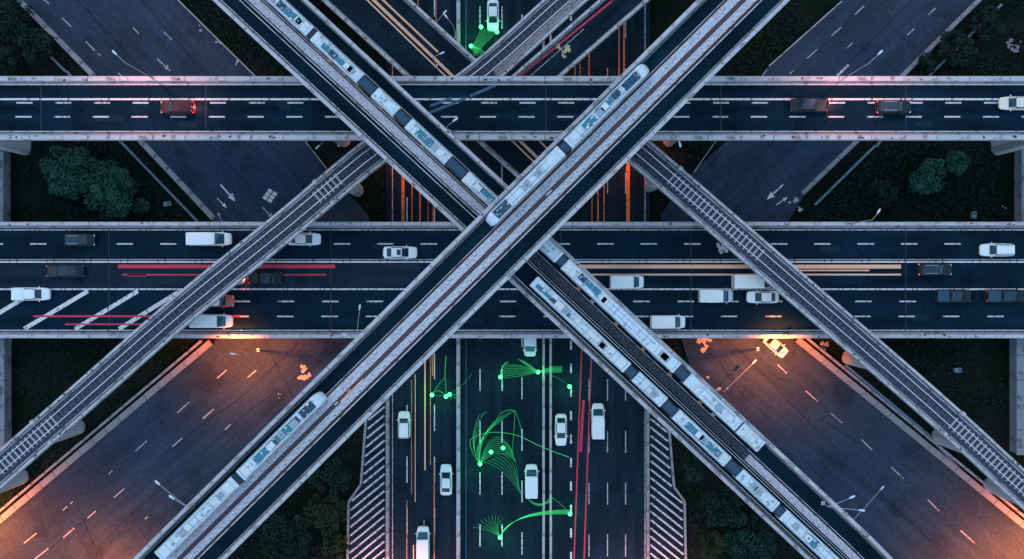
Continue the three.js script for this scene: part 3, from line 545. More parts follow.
// ---------------------------------------------------------------- trams
const fanG = new THREE.CylinderGeometry(.15, .15, .02, 14);
function tram(label, V, u, a, b, width, plan) {              // a, b: picture points of front and rear on the roof; plan: carriages as fractions
  const h = V.h, A = P(a[0], a[1], h + 2), B = P(b[0], b[1], h + 2), pa = V.path.project(A[0], A[2]).s, pb = V.path.project(B[0], B[2]).s, o = (u - .5) * V.W;
  const sgn = pb > pa ? 1 : -1, L = Math.abs(pb - pa), c = V.path.at((pa + pb) / 2, o);
  const t = thing('tram', label, 'tram', [c.x, h + .012, c.z], c.turn + (sgn < 0 ? 0 : Math.PI));
  const w = width / 2, X = f => L / 2 - f * L;                // front is +x
  plan.forEach((cr, i) => {
    const x1 = X(cr.f0), x0 = X(cr.f1), xm = (x0 + x1) / 2, l = x1 - x0, nose = cr.nose || 0, tail = cr.tail || 0;
    const st = [];
    const end = (x, sg, on) => on ? [[x, w * .55, .45, 1.35, .3], [x - sg * .25, w * .82, .3, 1.75, .3], [x - sg * .6, w * .95, .28, 2.1, .26], [x - sg * 1.0, w, .28, 2.25, .2]] : [[x, w * .93, .3, 2.18, .16], [x - sg * .1, w, .28, 2.25, .18]];
    st.push(...end(x1, 1, nose), ...end(x0, -1, tail).reverse());
    const cg = part('carriage', loft(st.reverse().map(([x, ...r]) => [x - xm, ...r])), cr.m || M.tramWhite, t, xm, .12, 0);
    // wheels' skirt, windows, doors
    for (const sd of [-1, 1]) {
      const n = Math.max(2, Math.round((l - (nose + tail) * .8) / 1.5)), pl = (l - .5 - (nose + tail) * .7) / n, st0 = -l / 2 + .25 + tail * .7;
      for (let k = 0; k < n; k++) part(k % 3 === 1 ? 'door' : 'window', box(pl - .14, k % 3 === 1 ? 1.45 : .75, .03), k % 3 === 1 ? M.tramGrey : M.glass, cg, st0 + (k + .5) * pl, k % 3 === 1 ? .35 : 1.05, sd * (w + .004));
    }
    for (const bx of [-l / 2 + 1.1, l / 2 - 1.1]) part('bogie', box(1.1, .42, width * .8, .05), M.dark, cg, bx, -.12, 0);
    if (nose) { part('windscreen', loft([[-.5, w * .72, 1.1, 1.85, .12], [0, w * .68, 1.05, 1.7, .12], [.12, w * .5, 1.05, 1.5, .12]]), M.glass, cg, l / 2 - .42, .12, 0); for (const sd of [-1, 1]) part('headlight', box(.1, .12, .2, .02), M.head, cg, l / 2 - .13, .75, sd * w * .5); }
    if (tail) part('windscreen', loft([[-.12, w * .5, 1.05, 1.5, .12], [0, w * .68, 1.05, 1.7, .12], [.5, w * .72, 1.1, 1.85, .12]]), M.glass, cg, -l / 2 + .42, .12, 0);
    // roof kit
    for (const [r0, r1, kind, wf = .74, oz = 0] of cr.roof || []) {
      const ra = l / 2 - r0 * l, rb = l / 2 - r1 * l, rl_ = ra - rb, rx = (ra + rb) / 2, m = { t: M.tealGlass, n: M.navyGlass, w: M.tramWhite, c: M.tramCream, g: M.tramGrey, o: M.orangeTrim }[kind], nm = { t: 'roof_glazing', n: 'roof_glazing', w: 'roof_panel', c: 'roof_panel', g: 'air_conditioner', o: 'roof_trim' }[kind];
      const hh = kind === 'g' ? .26 : kind === 't' || kind === 'n' ? .06 : .1;
      if (kind === 'w' || kind === 'c') { const nn = Math.max(1, Math.round(rl_ / 2.2)); for (let k = 0; k < nn; k++) part(nm, box(rl_ / nn - .05, hh, width * wf, .03), m, cg, rb + (k + .5) * rl_ / nn, 2.24, oz * width); }
      else if (kind === 't') { const nn = Math.max(1, Math.round(rl_ / 1.1)); for (let k = 0; k < nn; k++) part(nm, box(rl_ / nn - .06, hh + (k % 2) * .03, width * (wf - .05 * (k % 2)), .02), k % 3 === 2 ? M.navyGlass : m, cg, rb + (k + .5) * rl_ / nn, 2.24, oz * width); }
      else part(nm, box(rl_, hh, width * wf, .04), m, cg, rx, 2.24, oz * width);
    }
    { // seams, cable trays and air conditioners on the roof
      const x9 = l / 2 - .5 - nose * .8, x8 = -l / 2 + .4 + tail * .8;
      for (let x = x8; x < x9; x += rr(.7, 1.5)) part('roof_seam', box(.035, .018, width * .8), M.seam, cg, x, 2.335, 0);
      for (const sd of [-1, 1]) { part('roof_edge', box(x9 - x8, .05, .07, .015), M.tramGrey, cg, (x8 + x9) / 2, 2.2, sd * width * .44); part('cable_tray', box((x9 - x8) * rr(.4, .8), .05, .05, .01), M.seam, cg, (x8 + x9) / 2 + rr(-.3, .3), 2.33, sd * width * rr(.18, .34)); }
      if (l > 4) for (let k = 0; k < l / 4.5; k++) { const ac = part('air_conditioner', box(rr(.7, 1.2), .24, width * .5, .05), rnd() < .5 ? M.tramGrey : M.tramCream, cg, rr(x8 + .7, x9 - .7), 2.25, rr(-.06, .06)); if (rnd() < .35) part('roof_fan', fanG, M.seam, cg, ac.position.x, 2.5, ac.position.z); }
    }
    const nb = 6 + Math.floor(l); for (let k = 0; k < nb; k++) part('roof_vent', box(rr(.12, .4), rr(.1, .2), rr(.1, .3), .03), rnd() < .6 ? M.tramGrey : M.tramCream, cg, rr(-.42, .42) * l, 2.3, rr(-.3, .3) * width);
    if (cr.trim) part('side_trim', box(l * .8, .3, .05, .01), M.orangeTrim, cg, 0, .55, w + .02);
    if (i) { const gx = (X(plan[i - 1].f1) + x1) / 2, gl = X(plan[i - 1].f1) - x1 + .2; const bel = part('gangway', loft(Array.from({ length: 9 }, (_, k) => [(k / 8 - .5) * gl, w * (k % 2 ? .9 : .78), .4, k % 2 ? 2.15 : 2.02, .12])), M.bellows, t, gx, .12, 0); if (gl > 1) part('roof_glazing', box(gl - .5, .1, width * .62, .02), M.navyGlass, bel, 0, 2.08, 0); }
  });
  return t;
}
tram('white tram with teal roof glazing on the upper left diagonal viaduct', bu, .655, [262, -14], [520, 226], 1.5, [
  { f0: 0, f1: .19, roof: [[.1, .3, 'g', .6], [.36, .78, 't', .6], [.8, .97, 'w']] },
  { f0: .205, f1: .385, trim: 1, roof: [[.04, .17, 'c'], [.2, .82, 't', .5, -.08], [.84, .98, 'w']] },
  { f0: .44, f1: .525, roof: [[.04, .97, 'w', .8]] },
  { f0: .57, f1: .725, trim: 1, roof: [[.04, .2, 'w'], [.22, .6, 't', .7], [.64, .97, 'c', .75]] },
  { f0: .79, f1: 1, trim: 1, roof: [[.02, .16, 'c'], [.2, .9, 't', .5, .1]] }]);
tram('white tram with dark cab glass on the rising viaduct at upper right', tp, .19, [649, 67], [488, 223], 1.5, [
  { f0: 0, f1: .5, nose: 1, roof: [[.12, .3, 'n', .66], [.34, .62, 't', .55, -.1], [.66, .8, 't', .6], [.82, .97, 'w']] },
  { f0: .54, f1: 1, tail: 1, trim: 1, roof: [[.03, .68, 'w', .86], [.72, .9, 'n', .74]] }]);
tram('white tram with teal roof glazing on the rising viaduct at lower left', tp, .27, [326, 399], [158, 555], 1.5, [
  { f0: 0, f1: .5, nose: 1, trim: 1, roof: [[.1, .25, 'n', .66], [.28, .82, 't', .62], [.85, .97, 'c']] },
  { f0: .53, f1: 1, trim: 1, roof: [[.03, .14, 'c'], [.16, .98, 'w', .82]] }]);
tram('left of two trams side by side, white with a blue tinted roof band', bl, .275, [533, 281], [868, 592], 1.5, [
  { f0: 0, f1: .28, roof: [[.04, .4, 't', .34, -.1], [.44, .98, 'c', .7]] },
  { f0: .305, f1: .39, roof: [[.05, .95, 'w', .8]] },
  { f0: .425, f1: .58, roof: [[.03, .15, 'c', .7], [.2, .85, 't', .55], [.87, .98, 'c']] },
  { f0: .615, f1: .725, roof: [[.04, .96, 'w', .84]] },
  { f0: .745, f1: 1, roof: [[.03, .25, 'w'], [.27, .4, 't', .7], [.42, .97, 'w', .8]] }]);
tram('right of two trams side by side, plain white panelled roof', bl, .825, [538, 236], [759, 449], 1.6, [
  { f0: 0, f1: .1, roof: [[.05, .95, 'w', .8]] },
  { f0: .125, f1: .625, roof: [[.01, .1, 'c'], [.12, .3, 't', .5, .1], [.32, .98, 'w', .84]] },
  { f0: .67, f1: .9, roof: [[.02, .98, 'w', .88]] },
  { f0: .905, f1: 1, tail: 0, roof: [[.1, .9, 'c', .8]] }]);

// ---------------------------------------------------------------- road vehicles
const paint = {};
const PC = { white: [.74, .78, .80], silver: [.48, .52, .55], black: [.006, .008, .012], navy: [.006, .014, .024], slate: [.008, .016, .022], maroon: [.045, .010, .014], roof: [.022, .045, .07], cream: [.72, .66, .52], red: [.4, .05, .04] };
const paintOf = c => paint[c] ||= new THREE.MeshPhysicalMaterial({ color: rgb(...PC[c]), roughness: .35, clearcoat: PC[c][0] < .1 ? .12 : .6, clearcoatRoughness: .15, specularIntensity: PC[c][0] < .1 ? .35 : 1, metalness: c === 'silver' ? .4 : 0 });
const VG = {};
const tyreG = new THREE.CylinderGeometry(.33, .33, .22, 18); tyreG.rotateX(Math.PI / 2); tyreG.translate(0, .33, 0);
const rimG = new THREE.CylinderGeometry(.2, .2, .23, 12); rimG.rotateX(Math.PI / 2); rimG.translate(0, .33, 0);
const kinds = {
  sedan: { L: 4.6, W: .9, body: [[-2.3, .55, .38, .72, .15], [-2.24, .74, .3, .86, .2], [-2.05, .85, .22, .95, .2], [-1.2, .9, .2, .97, .2], [.7, .9, .2, .95, .2], [1.5, .88, .2, .88, .2], [2.0, .8, .22, .8, .2], [2.22, .66, .28, .7, .18], [2.3, .5, .34, .6, .12]], glass: [[-1.75, .66, .8, .98, .06], [-1.05, .74, .8, 1.38, .22], [-.3, .76, .8, 1.44, .24], [.25, .74, .8, 1.41, .22], [1.15, .68, .8, .96, .06]], roof: [[-1.1, .55, 1.3, 1.4, .04], [-1, .62, 1.3, 1.45, .05], [-.3, .66, 1.34, 1.49, .06], [.2, .62, 1.32, 1.45, .05], [.32, .55, 1.3, 1.4, .04]], ax: 1.38, hb: .72 },
  suv: { L: 4.5, W: .93, body: [[-2.25, .62, .4, .9, .15], [-2.18, .8, .3, 1.02, .2], [-1.95, .9, .25, 1.08, .2], [-1, .93, .24, 1.08, .2], [.8, .93, .24, 1.04, .2], [1.5, .9, .24, .98, .2], [1.98, .82, .26, .9, .2], [2.18, .68, .32, .8, .18], [2.25, .5, .4, .7, .12]], glass: [[-2.1, .74, .9, 1.1, .06], [-1.85, .78, .9, 1.58, .2], [-.3, .8, .9, 1.66, .24], [.3, .78, .9, 1.6, .22], [1.1, .7, .9, 1.06, .06]], roof: [[-1.95, .6, 1.5, 1.6, .04], [-1.8, .68, 1.5, 1.66, .05], [-.3, .7, 1.56, 1.72, .06], [.25, .66, 1.5, 1.66, .05], [.4, .58, 1.48, 1.6, .04]], ax: 1.36, hb: .8 },
  van: { L: 5.6, W: .97, body: [[-2.8, .84, .35, .9, .1], [-2.74, .93, .28, 1.1, .12], [-2, .97, .26, 1.15, .14], [1.4, .97, .26, 1.15, .16], [2.0, .93, .26, 1.1, .2], [2.5, .84, .28, .98, .22], [2.72, .7, .32, .85, .2], [2.8, .5, .4, .7, .12]], glass: [[.7, .82, 1, 2.0, .2], [1.1, .8, 1, 1.85, .2], [1.95, .74, 1, 1.16, .06]], roof: [[-2.76, .86, 1.0, 2.0, .12], [-2.68, .92, 1.0, 2.12, .16], [0, .94, 1.0, 2.16, .18], [.85, .88, 1.0, 2.1, .16], [.98, .8, 1.0, 2.0, .1]], ax: 1.75, hb: .75 },
  truck: { L: 5.8, W: .98, body: [[-2.9, .86, .4, .95, .08], [-2.8, .9, .4, 1, .08], [1.6, .92, .4, 1.05, .1], [2.5, .92, .35, 1.1, .16], [2.8, .85, .35, 1.0, .16], [2.9, .7, .4, .9, .12]], glass: [[1.55, .84, .95, 2.0, .14], [2.0, .84, .95, 1.95, .16], [2.7, .76, .95, 1.15, .08]], roof: [[-2.88, .94, .98, 2.5, .06], [-2.84, .98, .98, 2.56, .07], [1.35, .98, .98, 2.56, .07], [1.4, .94, .98, 2.5, .06]], ax: 1.8, hb: .8 },
  pickup: { L: 5.1, W: .95, body: [[-2.55, .84, .45, .8, .08], [-2.5, .9, .4, .84, .1], [-2.2, .93, .38, .86, .1], [-.5, .95, .32, .92, .12], [.2, .95, .3, 1.06, .16], [1.6, .93, .3, 1.02, .18], [2.25, .85, .32, .95, .2], [2.48, .72, .36, .85, .18], [2.55, .56, .42, .75, .12]], glass: [[-.72, .74, .85, 1.1, .08], [-.55, .78, .85, 1.62, .18], [.3, .79, .85, 1.7, .22], [.75, .76, .85, 1.62, .2], [1.5, .7, .85, 1.06, .06]], roof: [[-.62, .62, 1.52, 1.64, .04], [-.5, .68, 1.52, 1.7, .05], [.3, .7, 1.58, 1.76, .06], [.7, .66, 1.54, 1.7, .05], [.85, .58, 1.5, 1.62, .04]], ax: 1.6, hb: .75 },
};
function vehicle(kind, colour, px, py, h, deg, label, o = {}) {
  const K = kinds[kind], c = P(px, py, h + .8), t = thing(o.name || { sedan: 'car', suv: 'car', van: 'van', truck: 'box_truck', pickup: 'pickup_truck' }[kind], label, { sedan: 'car', suv: 'car', van: 'van', truck: 'truck', pickup: 'pickup truck' }[kind], [c[0], h + (o.dy ?? .01), c[2]], deg * Math.PI / 180, o.group), m = paintOf(colour); 
  const G = VG[kind] ||= { body: loft(K.body, 4), glass: loft(K.glass, 4), roof: loft(K.roof, 4), pillar: tube([[K.glass[K.glass.length - 1][0] - .05, K.glass[K.glass.length - 1][3] + .0, K.glass[K.glass.length - 1][1] - .02], [K.roof[K.roof.length - 1][0] + .0, K.roof[K.roof.length - 1][3] - .06, K.roof[K.roof.length - 1][1] + .06]], .045, .045, 6), pillar2: tube([[K.glass[K.glass.length - 1][0] - .05, K.glass[K.glass.length - 1][3] + .0, -K.glass[K.glass.length - 1][1] + .02], [K.roof[K.roof.length - 1][0] + .0, K.roof[K.roof.length - 1][3] - .06, -K.roof[K.roof.length - 1][1] - .06]], .045, .045, 6) };
  if (o.len) { const kx = o.len / 1000 * (H - h - .8) / K.L; t.scale.set(kx, Math.max(.85, kx), .93); }
  const bd = part('body', G.body, m, t); const gl = part('windows', G.glass, /white|silver|cream/.test(colour) && kind === 'van' && !o.dark ? M.vanGlass : M.glass, t);
  part('roof', G.roof, o.roofMat || (PC[colour][0] < .02 ? paintOf('roof') : m), t);
  if (kind === 'van' || kind === 'truck') for (const q of [-.5, -.17, .17, .5]) part('roof_rib', box(2.6, .03, .06, .01), m, t, -1.2, kind === 'van' ? 2.135 : 2.55, q);
  if (kind === 'sedan' && o.sun) part('sunroof', box(.55, .03, .8, .01), M.glass, t, -.1, 1.47, 0);
  part('bumper', box(.1, .16, K.W * 1.5, .03), M.dark, t, -K.L / 2 - .02, .36, 0); part('pillar', G.pillar, m, t); part('pillar', G.pillar2, m, t);
  if (kind === 'sedan' || kind === 'suv') { const g = kind === 'sedan' ? [-1.72, .98, -1.05, 1.38] : [-2.08, 1.12, -1.86, 1.58]; for (const sd of [-1, 1]) part('pillar', G['r' + sd] ||= tube([[g[0], g[1], sd * .64], [g[2], g[3], sd * .62]], .05, .05, 6), m, t); }
  for (const sx of [-1, 1]) for (const sz of [-1, 1]) { const w = part('wheel', tyreG, M.tyre, t, sx * K.ax, 0, sz * (K.W - .13)); part('rim', rimG, M.rim, w, 0, 0, 0); }
  const f = K.L / 2; for (const sd of [-1, 1]) {
    part('headlight', box(.2, .14, .32, .03), M.head, t, f - .2, K.hb - .1, sd * K.W * .66);
    part('tail_light', box(.12, .2, .28, .03), o.lit ? M.tailLit : M.tail, t, -f + .1, K.hb, sd * K.W * .72);
    part('mirror', box(.14, .16, .2, .04), m, t, K.glass[K.glass.length - 1][0] - .25, K.body[5][3] - .02, sd * (K.W + .08));
  }
  part('number_plate', box(.03, .11, .46), M.head, t, -f + .02, .5, 0);
  if (kind === 'pickup') { // open load bed
    for (const sd of [-1, 1]) part('bed_side', box(1.75, .3, .1, .03), m, t, -1.6, .82, sd * .86); part('tailgate', box(.1, .3, 1.7, .03), m, t, -2.46, .82, 0); part('bed_floor', box(1.72, .03, 1.6), M.dark, t, -1.58, .87, 0);
    if (o.load) part('bed_cover', box(1.7, .06, 1.62, .03), o.load, t, -1.58, 1.08, 0);
  }
  if (o.rack) for (const sd of [-1, 1]) part('roof_rail', box(1.7, .06, .06, .02), M.galv, t, -.8, K.roof[2][3] - .02, sd * .56);
  if (o.sign) part('roof_sign', box(.24, .16, .6, .04), o.sign, t, -.2, 1.46, 0);
  if (o.glow) { const L = new THREE.PointLight(new THREE.Color(1, .16, .12), o.glow, 0, 2); L.position.set(-f - .25, .8, 0); L.castShadow = true; L.shadow.radius = 4; t.add(L); L.name = 'tail_glow'; }
  return t;
}
const R_ = 0, Lf = 180, Up = 90;
// middle viaduct, left half
vehicle('suv', 'navy', 80, 240, MH, R_, 'dark car nearest the left end of the top lane', { len: 30, rack: 1 });
vehicle('pickup', 'navy', 65, 271, MH, R_, 'dark pickup in the grey lane at far left', { len: 38, lit: 1 });
vehicle('van', 'white', 210, 239, MH, R_, 'white van with teal windscreen left of the rail viaduct, top lane', { len: 43 });
vehicle('sedan', 'white', 304, 239, MH, R_, 'white car half hidden under the left rail viaduct, top lane', { len: 33 });
vehicle('sedan', 'white', 400, 252.5, MH, R_, 'white saloon car on the middle viaduct left of the crossing', { sun: 1, len: 34 });
vehicle('pickup', 'white', 31, 294, MH, R_, 'white pickup among the hatched stripes at far left', { len: 38, load: paintOf('white') });
vehicle('pickup', 'black', 265, 278, MH, R_, 'black pickup with glowing red lights right of the rail viaduct', { len: 34, lit: 1, glow: 12 });
vehicle('suv', 'red', 218, 301, MH, R_, 'red and white car mostly hidden under the left rail viaduct', { len: 32, roofMat: paintOf('white'), lit: 1 });
vehicle('van', 'white', 212, 321, MH, R_, 'white van emerging from under the left rail viaduct, bottom lane', { len: 41 });
// middle viaduct, right half
vehicle('van', 'white', 627, 282, MH, R_, 'white van right below the painted orange light trails near the crossing', { len: 34 });
vehicle('truck', 'white', 752, 281.5, MH, R_, 'white box truck partly under the right rail viaduct', { len: 40 });
vehicle('van', 'silver', 716, 296, MH, R_, 'silver van behind the white car in the second lane', { len: 35, roofMat: paintOf('white') });
vehicle('sedan', 'white', 763, 297, MH, Lf, 'white car facing left beside the right rail viaduct', { len: 32 });
vehicle('van', 'white', 668, 322, MH, R_, 'white van in the bottom lane of the middle viaduct, right of the trams', { len: 35 });
vehicle('suv', 'white', 997, 250, MH, Lf, 'white car at far right in the top lanes of the middle viaduct', { len: 34, rack: 1 });
vehicle('suv', 'slate', 935, 269.5, MH, R_, 'dark car just right of the end of the painted orange light trails', { len: 34, lit: 1, rack: 1 });
vehicle('pickup', 'slate', 954, 296, MH, R_, 'dark pickup, left of two in the same lane at far right', { len: 35, load: M.navyGlass });
vehicle('pickup', 'slate', 1006, 296, MH, R_, 'dark pickup cut by the right edge of the middle viaduct', { len: 39, lit: 1, load: M.navyGlass });
// upper viaduct
vehicle('suv', 'maroon', 177, 107, UH, Lf, 'dark red car with glowing tail lights on the upper viaduct', { len: 34, lit: 1, glow: 14 });
vehicle('pickup', 'slate', 809, 105, UH, Lf, 'dark pickup with glowing tail on the upper viaduct, right half', { len: 38, lit: 1, glow: 14 });
vehicle('suv', 'slate', 894, 107, UH, R_, 'dark car with roof rails on the upper viaduct near the right', { len: 35, lit: 1, rack: 1 });
vehicle('sedan', 'cream', 1017, 103, UH, Lf, 'cream taxi cut by the right edge of the upper viaduct', { len: 34, sign: M.head });
// highway
vehicle('suv', 'white', 404, 425, RY, Up, 'white car highest in the left carriageway of the highway', { len: 27 });
vehicle('sedan', 'white', 446, 480, RY, Up, 'white car close to the broad barrier in the left carriageway', { len: 31 });
vehicle('van', 'white', 423, 544, RY, Up, 'white van cut by the bottom edge in the left carriageway', { len: 35 });
vehicle('van', 'white', 530, 340, RY, -90, 'white van half hidden below the middle viaduct on the highway', { len: 33 });
vehicle('sedan', 'white', 561, 430, RY, -90, 'white saloon with dark rear glass right of the paired barriers', { len: 32 });
vehicle('van', 'white', 598, 421, RY, Up, 'white van between the painted red light trail and the right carriageway lanes', { len: 35 });
vehicle('van', 'white', 531.5, 481, RY, Up, 'white van left of the paired barriers beneath the green overlay filaments', { len: 33 });
vehicle('sedan', 'white', 493, 15, RY, -90, 'white car at the top of the highway above the green overlay filaments', { len: 31 });
vehicle('sedan', 'white', 776, 346, RY, -42, 'white car turning on the orange lit slip road at right', { len: 27 });

// ---------------------------------------------------------------- street lamps
const headG = loft([[-.1, .05, -.05, .05, .04], [.05, .1, -.07, .07, .05], [.4, .13, -.07, .08, .06], [.6, .1, -.05, .06, .05], [.66, .05, -.03, .04, .03]]);
function lamp(label, base, h, hgt, arms, o = {}) {           // arms: [dx, dz, rise] from the pole top; base: picture point or metres
  const c = P(base[0], base[1], h), t = thing('street_lamp', label, 'street lamp', [c[0], h, c[2]]);
  part('base_plate', box(.45, .08, .45, .02), M.galv, t, 0, 0, 0);
  part('pole', tube([[0, .05, 0], [0, hgt * .5, 0], [0, hgt, 0]], .08, .05, 10), M.galv, t);
  for (const [dx, dz, lit, k = 1] of arms) {
    const l = Math.hypot(dx, dz), a = part('arm', tube([[0, hgt - .1, 0], [dx * .4, hgt + .22, dz * .4], [dx, hgt + .35, dz]], .035, .03, 8), M.galv, t);
    const hd = part('lamp_head', headG, o.headMat || M.tramWhite, t, dx, hgt + .36, dz, Math.atan2(-dz, dx));
    if (lit) {
      const em = new THREE.MeshStandardMaterial({ color: 0x442200, emissive: new THREE.Color(...lit.c), emissiveIntensity: 5 });
      part('lens', box(.4, .03, .2, .005), em, hd, .33, -.102, 0);
      const L = new THREE.SpotLight(new THREE.Color(...lit.c), lit.i, 0, lit.a || 1.1, .75, 2); L.position.set(dx + (dx / l) * .38, hgt + .1, dz + (dz / l) * .38); L.target.position.set(L.position.x + (lit.x || 0), 0, L.position.z + (lit.z || 0)); L.target.name = 'lamp_aim'; t.add(L.target); L.castShadow = true; L.shadow.radius = 8; L.name = 'lamp_light'; t.add(L);
    }
  }
  return t;
}
const SOD = [1, .165, .015], PINK = [1, .33, .30];
lamp('lit street lamp on the upper viaduct over the upper left road', [155, 79.5], UH + .5, 9.5, [[-.9, -.9, { c: PINK, i: 380, a: 1.2 }]]);
lamp('lit street lamp on the upper viaduct over the upper right road', [842, 79.5], UH + .5, 9.5, [[.9, -.9, { c: PINK, i: 380, a: 1.2 }]]);
lamp('street lamp on the north parapet of the middle viaduct at right', [847, 224], MH + .5, 9.5, [[.5, -.8]]);
lamp('two armed street lamp on the rising viaduct over the lower left road', [193, 503], TH + .6, 2, [[-3.0, -2.6], [-1.4, -1.0]]);
lamp('two armed street lamp on the falling viaduct over the lower right road', [823, 503], BH + .6, 2, [[2.4, -1.1], [3.5, .3]]);
lamp('tall street lamp on the middle viaduct near the central crossing', [366, 333], MH + .5, 8, [[.4, -3.4], [-1.2, -.2]]);
lamp('long armed street lamp on the lower right slip road beside the trams', [719, 389], RY, 3.2, [[3.9, -3.9]]);
lamp('small street lamp at the lower end of the top left ramp', [436, 66], NWH + .4, 5, [[.9, -.4]]);
lamp('small street lamp beside the painted orange light trail at the top of the highway', [440, 33], RY, 6, [[.9, -1]]);
lamp('small street lamp next to the broad highway barrier at the top', [456, 37], RY, 6, [[-.8, -1]]);
lamp('small street lamp on the upper viaduct right of the falling viaduct', [449, 131.5], UH + .5, 4, [[.8, -.6]]);
lamp('short street lamp under the upper viaduct by the left rail viaduct', [339, 145], RY, 8, [[-1.2, 1.2]]);
lamp('short street lamp on the upper viaduct right of the rising viaduct', [671, 137], UH + .5, 4, [[.3, 1.2]]);
lamp('lit orange street lamp by the middle viaduct over the lower left road', [258, 350], RY, 8.8, [[-.7, -.1, { c: SOD, i: 1700, a: 1.24 }]]);
lamp('lit orange street lamp by the middle viaduct over the lower right road', [758, 349], RY, 8.8, [[.7, -.1, { c: SOD, i: 1700, a: 1.24 }]]);
lamp('lit orange street lamp just outside the lower left corner', [-22, 524], RY, 8, [[.9, .5, { c: SOD, i: 2300, a: 1.32 }]]);
lamp('lit orange street lamp just outside the lower right corner', [1050, 545], RY, 8, [[-.9, .3, { c: SOD, i: 2300, a: 1.32 }]]);
lamp('lit orange street lamp below the frame on the lower left road', [96, 588], RY, 8.5, [[.9, -.5, { c: SOD, i: 2000, a: 1.32 }]]);
lamp('lit orange street lamp below the frame on the lower right road', [975, 592], RY, 8.5, [[.9, -.5, { c: SOD, i: 1600, a: 1.32 }]]);
lamp('lit pink street lamp below the frame left of the highway', [380, 612], RY, 9, [[1.2, 0, { c: PINK, i: 1300, a: 1.3 }]]);
lamp('lit pink street lamp below the frame right of the highway', [660, 612], RY, 9, [[-1.2, 0, { c: PINK, i: 1100, a: 1.3 }]]);
lamp('long armed street lamp on the lower right road, lower of the two', [846, 514], RY, 3.2, [[3.6, -4.2]]);
lamp('lit orange lamp under the upper viaduct beside the left carriageway', [398, 128], RY, 6.5, [[1.2, .5, { c: SOD, i: 420, a: 1.25 }]]);
lamp('lit orange lamp under the upper viaduct beside the right carriageway', [634, 128], RY, 6.5, [[-1.2, .5, { c: SOD, i: 420, a: 1.25 }]]);

// ---------------------------------------------------------------- green graphic overlay, added as glowing filaments over the highway
const GREEN = new THREE.MeshStandardMaterial({ color: 0x063a14, emissive: new THREE.Color(.04, .8, .2), emissiveIntensity: 1.0, roughness: .5 });
const NODE = new THREE.MeshStandardMaterial({ color: 0x0a5a20, emissive: new THREE.Color(.07, .85, .24), emissiveIntensity: 3.2, roughness: .4 });
const nodeG = new THREE.IcosahedronGeometry(.3, 2);
function filaments(label, nodes, curves) {                   // nodes: [px, py, h, power]; curves: [from, via, to] picture points with height
  const c = P(nodes[0][0], nodes[0][1], 0), t = thing('overlay_filament_bundle', label, 'graphic overlay', [c[0], RY, c[2]], 0, 'green graphic overlay over the highway');
  for (const [x, y, h0, k] of nodes) { const h = h0 * .7, q = P(x, y, h); part('node', nodeG, NODE, t, q[0] - c[0], h - RY, q[2] - c[2]); part('stem', tube([[0, 0, 0], [0, h - RY, 0]], .03, .02, 6), M.galv, t, q[0] - c[0], 0, q[2] - c[2]); if (k) { const L = new THREE.PointLight(new THREE.Color(.05, 1, .28), k * .7, 0, 2); L.position.set(q[0] - c[0], h - RY + .3, q[2] - c[2]); L.castShadow = true; L.shadow.radius = 10; L.name = 'node_light'; t.add(L); } }  // each overlay node gets an added stem and green light
  for (const [a, v, b, r = .03] of curves) { const V = [a, v, b].map(q => { const w = P(q[0], q[1], q[2]); return new THREE.Vector3(w[0] - c[0], w[1] - RY, w[2] - c[2]); }); part('filament', tube(new THREE.QuadraticBezierCurve3(...V).getPoints(14).map(p => [p.x, p.y, p.z]), r * .42, r * .42, 5), GREEN, t); }
}
const fan = (from, tos, lift, r) => tos.map(([x, y, h = .4]) => [[...from], [(from[0] + x) / 2 + (y - from[1]) * .12, (from[1] + y) / 2 - 3, lift], [x, y, h], r]);
const sweep = (n, f) => Array.from({ length: n }, (_, i) => f(i / (n - 1)));
filaments('green overlay filaments with bright nodes left of the broad barrier', [[432, 395, 1.2, 40], [446, 396.5, 1, 18], [449.5, 394.5, 1, 0]], [
  [[432, 395, 1.2], [438, 384, 2.5], [445, 378, 2], .03], [[445, 378, 2], [446, 384, 2.2], [446, 396, 1], .03], [[432, 395, 1.2], [437, 386, 2], [446, 396, 1], .04], [[446, 356, 2], [445, 366, 1.5], [445, 378, 2], .05], [[449, 394, 1], [455, 396, 1.5], [461, 392, .8], .03], [[432, 395, 1.2], [452, 400, 1.6], [472, 374, .6], .02],
  ...fan([446, 396.5, 1], [[452, 400], [456, 399], [459, 396], [460, 400]], 1.5, .02)]);
filaments('large fan of green overlay filaments around three nodes in the middle lanes', [[480, 464, 1.2, 55], [491, 452, 1.2, 22], [503, 448, 1.2, 12]], [
  ...sweep(9, t => [[480, 464, 1.2], [470 - 2 * t + 10 * t, 452 - 30 * t, 4], [486 + 28 * t, 432 - 21 * t, 5], .025]),
  ...sweep(5, t => [[480, 464, 1.2], [466 + 2 * t, 440 + 4 * t, 3], [480 + t, 414 + 18 * t, 3], .025]),
  ...sweep(9, t => [[480, 464, 1.2], [492 + 8 * t, 418 + 26 * t, 5], [512 + 4 * t, 450 + 12 * t, 1.2], .022]),
  ...sweep(7, t => [[484 + 22 * t, 462 - 10 * t, 1.2], [504 + 14 * t, 466 - 8 * t, 3], [522 - 4 * t, 496 - 12 * t, .6], .018]),
  [[470, 440, 3], [488, 426, 5], [522, 437, 4], .045], [[522, 437, 4], [546, 450, 3], [569, 457, .6], .06], [[470, 440, 3], [470, 452, 2.5], [480, 464, 1.2], .04], [[481, 418, 1], [482, 413, 1.5], [487, 412, 1.5], .03], [[500, 414, 4], [508, 408, 5], [515, 411, 5], .04], [[515, 411, 5], [521, 424, 4], [522, 437, 4], .03], [[515, 411, 5], [514, 430, 4], [512, 455, 1], .03], [[500, 414, 4], [491, 428, 4], [484, 440, 3], .03]]);
